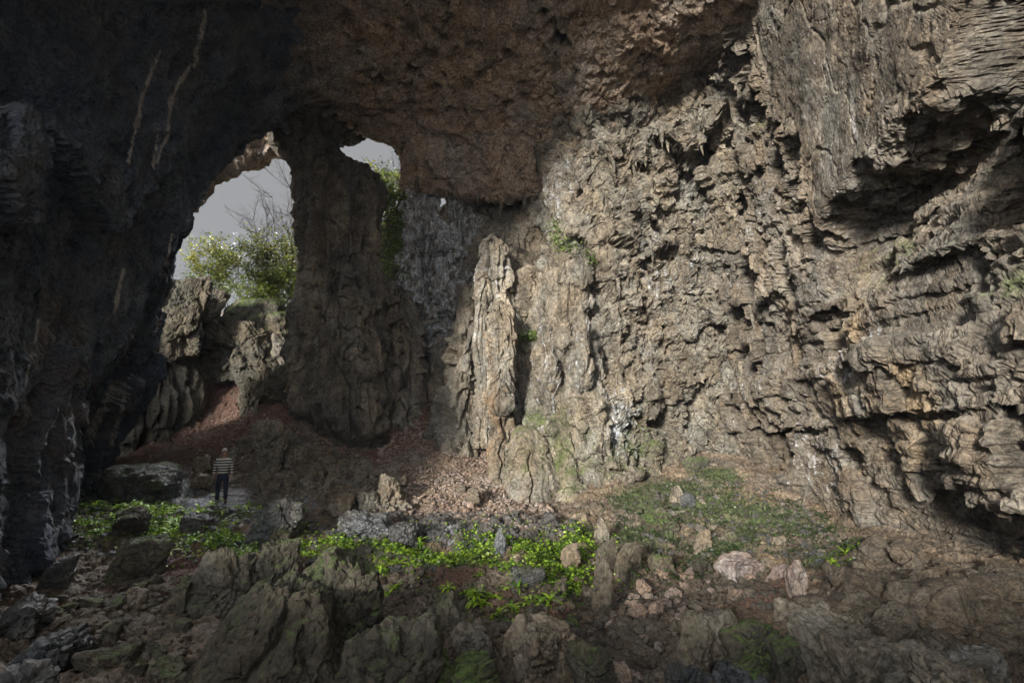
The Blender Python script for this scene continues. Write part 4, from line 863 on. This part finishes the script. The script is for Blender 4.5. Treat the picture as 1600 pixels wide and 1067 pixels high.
# ------------------------------------------------------------------ plants
def quads(P_, size, rg, droop=.0, aspect=1.5, up=.5):
    n = len(P_); a = rg.normal(size=(n, 3)); a[:, 2] = np.abs(a[:, 2]) * .3 - droop; a /= np.linalg.norm(a, axis=1, keepdims=True)
    nn = rg.normal(size=(n, 3)) * (1 - up) + np.array((0, 0, 1)) * up; b = np.cross(nn, a); b /= np.linalg.norm(b, axis=1, keepdims=True) + 1e-9
    s_ = size * rg.uniform(.6, 1.3, n)[:, None]; A = a * s_ * aspect * .5; Bv = b * s_ * .5
    V = np.stack([P_ - A, P_ + Bv * .9, P_ + A, P_ - Bv * .9], 1).reshape(-1, 3); return V, np.arange(4 * n).reshape(-1, 4)
def fern_mesh(seed, n=11, L=.42):
    rg = np.random.default_rng(seed); V, Fc = [], []
    for i in range(n):
        az = i / n * 6.283 + rg.uniform(-.3, .3); l = L * rg.uniform(.65, 1.15); wd = l * .085; el = rg.uniform(.3, 1.3); p = np.zeros(3); o_ = len(V); K = 7
        sd = np.array((-math.sin(az), math.cos(az), 0))
        for k in range(K + 1):
            t = k / K; wv = wd * (math.sin(math.pi * min(1, t * .85 + .12)) ** .6) * (1 if t < .999 else .1) * (1 + .15 * (k % 2))
            V += [p - sd * wv, p + np.array((0, 0, -.15 * wv)), p + sd * wv]
            p = p + l / K * np.array((math.cos(az) * math.cos(el), math.sin(az) * math.cos(el), math.sin(el))); el -= rg.uniform(.16, .30)
        for k in range(K):
            for j in range(2): b0 = o_ + k * 3 + j; Fc.append((b0, b0 + 1, b0 + 4, b0 + 3))
    return np.array(V), np.array(Fc)
fern_me = []
for i in range(6):
    V, Fc = fern_mesh(700 + i, 8 + i, .40); me = mesh_np('fern', V, Fc, True); me.materials.append(M['fern']); fern_me.append(me)
def ferns(spots, label, group, s0=.5, s1=1.05, place='floor'):
    for px, py in spots:
        q = ghit(px, py); o = bpy.data.objects.new('fern', fern_me[int(rng.integers(6))]); C.objects.link(o); k = rng.uniform(s0, s1)
        o.location = (q[0], q[1], float(ground_z(q[0], q[1])[0]) + .03); o.scale = (k, k, k); o.rotation_euler = (rng.normal(0, .1), rng.normal(0, .1), rng.uniform(0, 6.28)); tag(o, label, 'fern', group); reg(o, 'green ferns', group.replace('ferns ', ''))
def jit(c, n, rx, ry): return [(c[0] + rng.normal() * rx, c[1] + rng.normal() * ry) for _ in range(n)]
ferns([(203,794),(213,792),(240,790),(252,796),(262,802),(236,803),(150,795),(160,800),(105,793)] + jit((225,798), 12, 28, 7), 'bright green fern on wet rock by the left wall', 'ferns near the left wall')
ferns([(318,800),(330,790),(345,803),(300,818),(285,812),(255,838),(268,845),(230,850),(182,836),(240,860),(262,872),(310,826),(322,833)] + jit((285,822), 24, 42, 12), 'bright green fern growing between the left boulders', 'ferns between the left boulders')
ferns([(372,792),(385,795),(352,812),(365,820),(335,775),(342,780)], 'small green fern around the feet of the person', 'ferns around the person', .5, .8)
ferns([(560,822),(575,830),(590,818),(610,845),(628,850),(645,856),(662,862),(680,866),(700,872),(655,848),(636,842)] + jit((640,855), 14, 32, 9), 'lime green fern on the slope below the scree', 'ferns below the scree')
ferns([(600,882),(610,884),(618,915),(606,918),(585,870),(640,890),(650,893)] + jit((600,885), 7, 16, 12), 'lime green fern right of the tall dark boulder', 'ferns beside the tall dark boulder')
ferns([(735,930),(728,925),(742,936),(690,918),(700,922),(770,935),(776,950),(768,965),(815,955),(826,960),(838,952),(845,962),(800,948),(860,965)] + jit((760,940), 10, 36, 16), 'lime green fern on the red earth at the centre', 'ferns in the centre of the floor')
ferns([(1310,895),(1330,885),(1345,878),(1325,900)] + jit((1325,890), 5, 14, 8), 'small pale green fern at the foot of the right wall', 'ferns at the foot of the right wall', .5, .8)
def cover(name, polys, size, m, hgt=.16, up=.45):
    Pn = []
    for poly, n in polys:
        x, y = sample(poly, n); far_ = rng.random(len(x)) ** 3; x = x + rng.normal(size=len(x)) * .9 * far_; y = y + rng.normal(size=len(x)) * .9 * far_; P_ = np.c_[x, y, gzf(x, y)]
        k = (vnoise(P_ * np.array((1.6, 1.6, 0)), 55) + .6 * vnoise(P_ * np.array((5, 5, 0)), 56)) > .02 - .5 * (rng.random(len(P_)) < .25); P_ = P_[k]
        P_[:, 2] += gdisp(P_) + rng.random(len(P_)) * hgt * (1 + .6 * vnoise(P_ * 2, 57)); Pn.append(P_)
    P_ = np.vstack(Pn); V, Fc = quads(P_, size, rng, 0, 1.4, up); o = obj(name, mesh_np(name, V, Fc, True), m); o['kind'] = 'stuff'
cover('green_ground_cover', [([(740,830),(840,820),(920,815),(925,860),(900,900),(870,925),(790,905),(740,870)], 9000), ([(300,835),(470,845),(540,835),(560,860),(440,870),(380,875),(290,862)], 7500), ([(380,790),(480,800),(470,830),(400,830)], 900), ([(540,815),(620,835),(700,870),(700,890),(620,870),(550,840)], 2200), ([(870,845),(935,835),(930,900),(900,935),(870,900)], 4000), ([(130,785),(260,790),(330,830),(250,850),(130,800)], 6500), ([(90,800),(330,820),(420,850),(300,870),(120,850)], 3000), ([(640,835),(760,835),(740,900),(600,880)], 3000), ([(80,790),(150,785),(200,840),(120,860)], 900), ([(780,925),(880,900),(900,960),(780,975)], 900)], .06, M['cover'])
cover('dull_ground_cover', [([(930,785),(1000,775),(1090,738),(1180,765),(1290,800),(1330,860),(1240,885),(1180,865),(1100,880),(1000,860),(940,840)], 15000), ([(720,840),(780,835),(800,870),(740,870)], 1600), ([(1270,850),(1350,860),(1330,900),(1270,880)], 900), ([(1060,880),(1130,905),(1060,930),(1000,905)], 1400), ([(560,890),(640,870),(900,960),(860,985),(700,960)], 1600)], .055, M['darkcover'], .1)
def blob_leaves(l, r, top, base, y, n, size, rg, depth=1.0, clumps=14, spread=.32):
    cs = np.array([at(rg.uniform(l, r), rg.uniform(top, base), y + rg.uniform(-depth, depth)) for _ in range(clumps)])
    wdt = (at(r, base, y)[0] - at(l, base, y)[0]); P_ = cs[rg.integers(0, clumps, n)] + rg.normal(size=(n, 3)) * spread * np.array((1, 1, .75)) * max(.5, wdt / 3)
    return P_
def limb_mesh(segs):
    """segs: list of (p0, p1, r0, r1)"""
    V, Fc = [], []
    for p0, p1, r0, r1 in segs:
        p0, p1 = np.array(p0), np.array(p1); d = p1 - p0; d /= np.linalg.norm(d) + 1e-9; u = np.cross(d, (.3, 1, .2)); u /= np.linalg.norm(u); v = np.cross(d, u); o_ = len(V)
        for p, r_ in ((p0, r0), (p1, r1)):
            for k in range(5): a = k * 1.2566; V.append(p + (u * math.cos(a) + v * math.sin(a)) * r_)
        Fc += [(o_ + k, o_ + (k + 1) % 5, o_ + 5 + (k + 1) % 5, o_ + 5 + k) for k in range(5)]
    return np.array(V), np.array(Fc)
def tree(name, label, px, base, top, y, spread, nst, leaves, size, m, seed, crown=(.2, .8), r0=.05, z0=None, bare=.0, cat='tree', group=None):
    rg = np.random.default_rng(seed); b = at(px, base, y); H = at(px, top, y)[2] - b[2]; root = bpy.data.objects.new(name, None); C.objects.link(root); root.location = b
    tag(root, label, cat, group); segs, tips = [], []
    def grow(p, d, l, r_, lev):
        n = 5; 
        for k in range(n):
            d = d + rg.normal(size=3) * .10 + np.array((0, 0, .03)); d /= np.linalg.norm(d); q = p + d * l / n; segs.append((p, q, r_ * (1 - .16 * k), r_ * (1 - .16 * (k + 1)))); p = q
            if lev < 3 and (k > 0 or lev > 0):
                for _ in range(2 if lev < 2 else 1):
                    dd = d + rg.normal(size=3) * .65; dd[2] = abs(dd[2]) * .8 + .1; dd /= np.linalg.norm(dd); grow(p, dd, l * rg.uniform(.3, .5) * (1 - .08 * k), r_ * .42, lev + 1)
            if lev >= 1: tips.append(p)
    for s_ in range(nst):
        d = np.array((rg.uniform(-1, 1) * spread, rg.uniform(-.6, .6) * spread, 1.0)); d /= np.linalg.norm(d); grow(np.array((rg.uniform(-.3, .3) * spread, rg.uniform(-.3, .3) * spread, 0)), d, H * rg.uniform(.75, 1.08), r0, 0)
    V, Fc = limb_mesh(segs); obj('trunk', mesh_np('trunk', V, Fc, True), M['bark'], root)
    T = np.array(tips); zz = T[:, 2] / H; T = T[(zz > crown[0]) & (zz < crown[1] + rg.normal(0, .08, len(T)))]
    if len(T) and leaves:
        P_ = T[rg.integers(0, len(T), leaves)] + rg.normal(size=(leaves, 3)) * .13; V, Fc = quads(P_, size, rg, .1, 1.5, .2); obj('crown', mesh_np('crown', V, Fc, True), m, root)
    return root
tree('bare_tree', 'thin half bare tree with upright twigs against the sky', 425, 500, 318, 31, .16, 6, 2600, .10, M['treeleaf'], 1, (.15, .62), .045)
tree('bare_tree', 'slender bare tree touching the pillar in the left opening', 455, 500, 318, 30.4, .08, 4, 1500, .10, M['treeleaf'], 2, (.2, .6), .04)
tree('shrub', 'wide yellow green shrub in the middle of the left opening', 398, 505, 378, 30.5, .75, 8, 5200, .08, M['bushleaf'], 3, (.05, 1), .03, cat='shrub')
tree('shrub', 'dark leafy shrub at the left edge of the left opening', 332, 480, 378, 29.5, .35, 5, 2400, .10, M['treeleaf'], 4, (.1, 1), .03, cat='shrub')
tree('shrub', 'low bright shrub behind the mossy outcrop', 370, 508, 425, 29.4, 1.1, 8, 5500, .08, M['bushleaf'], 5, (0, 1), .03, cat='shrub')
tree('shrub', 'fresh green shrub next to the pillar foot of the left opening', 445, 508, 425, 29.2, .6, 7, 4500, .10, M['bushleaf'], 6, (0, 1), .03, cat='shrub')
tree('hill_shrub', 'green shrub right of the pillar head below the right opening', 606, 400, 282, 31.2, .3, 6, 4200, .11, M['bushleaf'], 7, (.1, 1), .04, cat='shrub')
tree('hill_shrub', 'small shrub leaning into the right opening above the white flowstone', 618, 330, 262, 31.8, .5, 4, 1500, .10, M['treeleaf'], 8, (.1, 1), .03, cat='shrub')
def hanging(name, label, specs, m, size, n, seed):
    rg = np.random.default_rng(seed); P_ = []
    for px, py, y, rx, rz_ in specs:
        q = at(px, py, y); P_.append(q + rg.normal(size=(n, 3)) * np.array((rx, .25, rz_)))
    V, Fc = quads(np.vstack(P_), size, rg, .4, 1.5, .2); o = obj(name, mesh_np(name, V, Fc, True), m); tag(o, label, 'ivy')
hanging('ivy', 'ivy trailing down the wall beside the white flowstone curtain', [(612,370,28.6,.35,.5),(625,390,28.4,.4,.5),(640,415,28.2,.35,.4),(600,420,28.0,.35,.6),(632,350,28.8,.3,.4)], M['ivy'], .10, 420, 11)
hanging('ivy', 'thin ivy on the bright rock right of the back hollow', [(865,355,24.6,.18,.4),(872,375,24.2,.22,.35),(885,388,23.9,.3,.25),(905,400,23.6,.3,.25),(918,405,23.4,.2,.2)], M['ivy'], .085, 150, 12)
hanging('ivy', 'dark green plants on the ledge above the flowstone dome', [(820,528,24.2,.4,.1),(835,522,24,.3,.1)], M['ivy'], .08, 200, 13)

# ------------------------------------------------------------------ stalactites
st_me = []
for i in range(8):
    n, k = 10, 14; rg = np.random.default_rng(800 + i); V = []
    for a in range(k):
        t = a / (k - 1)
        for b_ in range(n):
            th = b_ / n * 6.283; rr = .16 * (1 - t) ** .75 * (1 + .35 * rg.uniform(-1, 1)) + .008; V.append((rr * math.cos(th) + .05 * math.sin(t * 5 + i), rr * math.sin(th), -t))
    me = mesh_np('stalactite', np.array(V), grid_faces(k, n, True), False); me.materials.append(M['back']); st_me.append(me)
dgr = bpy.context.evaluated_depsgraph_get(); dgr.update()
def hit_at(px, py):
    kx, kz = ray(px, py); d = Vector((kx, 1, kz)).normalized()
    ok, loc, nr, _i, ob, _m = sc.ray_cast(dgr, cam.location, d); return (loc, nr, ob) if ok else None
def hang(spots, label, group, s0, s1):
    for px, py in spots:
        h = hit_at(px, py)
        if not h: continue
        o = bpy.data.objects.new('stalactite', st_me[int(rng.integers(8))]); C.objects.link(o); k = rng.uniform(s0, s1); o.scale = (k * rng.uniform(.7, 1.2), k, k * rng.uniform(.8, 1.5)); o.location = h[0] + Vector((0, .12, .25)); o.rotation_euler = (rng.normal(0, .08), rng.normal(0, .08), rng.uniform(0, 6)); tag(o, label, 'stalactite', group); reg(o, 'stalactites', group.replace('stalactites ', ''))
hang([(rng.uniform(840, 1110), 0) for _ in range(0)] + [(x_, 300 - (x_ - 840) * .42 + rng.normal() * 34) for x_ in rng.uniform(835, 1110, 46)], 'short stalactite on the leaning rock below the right of the ceiling', 'stalactites under the right of the ceiling', .35, .9)
hang([(x_, 288 + (x_ - 640) * .09 + rng.normal() * 5) for x_ in rng.uniform(640, 835, 18)], 'short stalactite along the lower edge of the ceiling rim', 'stalactites along the ceiling rim', .3, 1.0)
hang([(x_, rng.uniform(400, 640)) for x_ in rng.uniform(470, 590, 22)], 'dripping stalactite on the face of the massive pillar', 'stalactites on the massive pillar', .4, .9)
hang([(x_, rng.uniform(380, 620)) for x_ in rng.uniform(880, 1180, 34)], 'stubby stalactite on the bright face of the back wall', 'stalactites on the bright back wall', .4, .9)

# ------------------------------------------------------------------ person
def skin(name, verts, edges, radii, m, parent, sub=2, root=0):
    me = bpy.data.meshes.new(name); me.from_pydata(verts, edges, []); o = obj(name, me, m, parent)
    bm = bmesh.new(); bm.from_mesh(me); ly = bm.verts.layers.skin.verify(); bm.verts.ensure_lookup_table()
    for v, r_ in zip(bm.verts, radii): v[ly].radius = r_ if isinstance(r_, tuple) else (r_, r_); v[ly].use_root = False
    bm.verts[root][ly].use_root = True; bm.to_mesh(me); bm.free()
    s1 = o.modifiers.new('skin', 'SKIN'); s1.use_smooth_shade = True; s2 = o.modifiers.new('sub', 'SUBSURF'); s2.levels = sub; s2.render_levels = sub; return o
pr = bpy.data.objects.new('person', None); C.objects.link(pr); tag(pr, 'standing person in striped jumper and dark trousers facing the camera on the wet floor', 'person')
skinm = plain_mat('skin', (.34, .19, .13), .6); swm = plain_mat('striped_wool', (.03, .035, .05), .95, (.085, (.62, .60, .52))); trm = plain_mat('dark_denim', (.015, .02, .04), .9)
shm = plain_mat('shoe_leather', (.02, .018, .016), .6); hrm = plain_mat('grey_hair', (.62, .60, .57), .9)
v, e, r_ = [], [], []
def av(p, rad, par=None):
    v.append(p); r_.append(rad)
    if par is not None: e.append((par, len(v) - 1))
    return len(v) - 1
pel = av((0, 0, .95), (.135, .10)); ch = av((0, 0, 1.12), (.13, .095), pel); ch2 = av((0, .01, 1.32), (.15, .10), ch); nb = av((0, .01, 1.45), (.07, .07), ch2); nk = av((0, 0, 1.52), .052, nb)
jaw = av((0, -.012, 1.575), (.062, .07), nk); face = av((0, -.008, 1.645), (.074, .09), jaw); cr = av((0, .008, 1.71), (.066, .08), face); av((0, -.105, 1.628), .012, face)
for s_ in (-1, 1):
    av((s_ * .085, .01, 1.64), .014, face)
    sh_ = av((s_ * .19, .01, 1.42), .058, ch2); el = av((s_ * (.26 if s_ > 0 else .24), .03, 1.15), .042, sh_); wr = av((s_ * .265, -.02, .92), .028, el); pm = av((s_ * .268, -.03, .87), (.018, .036), wr)
    for k, (dy, ln, rd) in enumerate(((-.030, .062, .0085), (-.010, .075, .009), (.010, .070, .0085), (.028, .055, .0075))):
        f1 = av((s_ * .270, -.032 + dy, .835), rd, pm); f2 = av((s_ * .264, -.036 + dy, .835 - ln * .6), rd, f1); av((s_ * .252, -.038 + dy, .835 - ln), rd * .85, f2)
    t1 = av((s_ * .262, -.068, .865), .010, wr); av((s_ * .254, -.082, .828), .0085, t1)
    hp = av((s_ * .095, 0, .90), .085, pel); kn = av((s_ * .115, -.01, .50), .055, hp); ak = av((s_ * .125, .015, .09), .038, kn); av((s_ * .135, -.06, .045), .032, ak)
skin('body', v, e, r_, skinm, pr)
v, e, r_ = [], [], []
a0 = av((0, 0, .87), (.168, .128)); a1 = av((0, 0, 1.03), (.168, .128), a0); a2 = av((0, .01, 1.3), (.185, .13), a1); a3 = av((0, .01, 1.43), (.12, .10), a2); av((0, .005, 1.485), (.068, .068), a3)
for s_ in (-1, 1):
    q1 = av((s_ * .185, .01, 1.41), .074, a2); q2 = av((s_ * .245, .02, 1.16), .060, q1); av((s_ * .266, -.01, .95), .050, q2)
skin('jumper', v, e, r_, swm, pr)
v, e, r_ = [], [], []
a0 = av((0, 0, 1.02), (.150, .112)); am = av((0, 0, .93), (.150, .112), a0)
for s_ in (-1, 1):
    q1 = av((s_ * .09, 0, .84), .105, am); q2 = av((s_ * .115, -.01, .50), .078, q1); av((s_ * .125, .01, .085), .062, q2)
skin('trousers', v, e, r_, trm, pr)
for s_ in (-1, 1):
    v, e, r_ = [], [], []
    a0 = av((s_ * .127, .035, .05), .045); a1 = av((s_ * .130, -.05, .045), .042, a0); av((s_ * .138, -.15, .035), .036, a1); av((s_ * .126, .02, .12), .046, a0); skin('shoe', v, e, r_, shm, pr)
V, Fc = ico(4); V = V * np.array((.080, .098, .085)) + np.array((0, .012, 1.70)); keep = (V[:, 2] > 1.70 - .05) & ((V[:, 1] > -.045) | (V[:, 2] > 1.742))
fm = keep[Fc].all(1); V = V + fbm(V * 60, 2, 5)[:, None] * .004; used = np.unique(Fc[fm]); mp = -np.ones(len(V), int); mp[used] = np.arange(len(used))
obj('hair', mesh_np('hair', V[used], mp[Fc[fm]], True), hrm, pr)
pz = float(ground_z(PERSON[0], PERSON[1])[0])
pr.location = (PERSON[0], PERSON[1], pz - .01); pr.rotation_euler = (0, 0, R_(26))
ORD = 'first second third fourth fifth sixth seventh eighth ninth tenth eleventh twelfth thirteenth fourteenth fifteenth sixteenth seventeenth eighteenth nineteenth twentieth'.split()
def place_of(i, n): return 'leftmost' if i == 0 else ('rightmost' if i == n - 1 else (ORD[i] if i < len(ORD) else str(i + 1) + 'th') + ' from left')
for (plural, where), os_ in REG.items():
    pr_ = sorted([(float(project(np.array(o.location))[1]), float(project(np.array(o.location))[0]), o) for o in os_], key=lambda t: t[0]); n = len(pr_); med = float(np.median([o.scale[2] for o in os_]))
    nb = 3 if n > 12 else (2 if n > 5 else 1); bands = ['upper', 'middle', 'lower'] if nb == 3 else ['upper', 'lower']
    for b_ in range(nb):
        part = pr_[b_ * n // nb:(b_ + 1) * n // nb]
        for big_ in (True, False):
            cls = sorted([t for t in part if (t[2].scale[2] >= med) == big_], key=lambda t: t[1])
            for i, t in enumerate(cls):
                w_ = where if where.split()[0] in ('on', 'under', 'along', 'beside', 'below', 'around', 'between', 'near', 'in', 'at') else 'on ' + where
                t[2]['label'] = (place_of(i, len(cls)) + ' of the ' + ((bands[b_] + ' ') if nb > 1 else '') + ('larger ' if big_ else 'smaller ') + plural + ' ' + w_)

# ------------------------------------------------------------------ thin air lit from the openings
hz_me = bpy.data.meshes.new('haze'); x0, x1, y0, y1, z0, z1 = -1300, 1300, -1300, 1300, -5.5, 26
hz_me.from_pydata([(x0,y0,z0),(x1,y0,z0),(x1,y1,z0),(x0,y1,z0),(x0,y0,z1),(x1,y0,z1),(x1,y1,z1),(x0,y1,z1)], [], [(0,3,2,1),(4,5,6,7),(0,1,5,4),(1,2,6,5),(2,3,7,6),(3,0,4,7)])
hm = bpy.data.materials.new('haze'); hm.use_nodes = True; t_ = hm.node_tree; t_.nodes.clear(); pv = t_.nodes.new('ShaderNodeVolumePrincipled'); ot = t_.nodes.new('ShaderNodeOutputMaterial')
pv.inputs['Color'].default_value = (.55, .72, 1, 1); pv.inputs['Density'].default_value = .0002; pv.inputs['Anisotropy'].default_value = 0; t_.links.new(pv.outputs[0], ot.inputs['Volume'])
hz = obj('haze', hz_me, hm); hz['kind'] = 'stuff'
#END
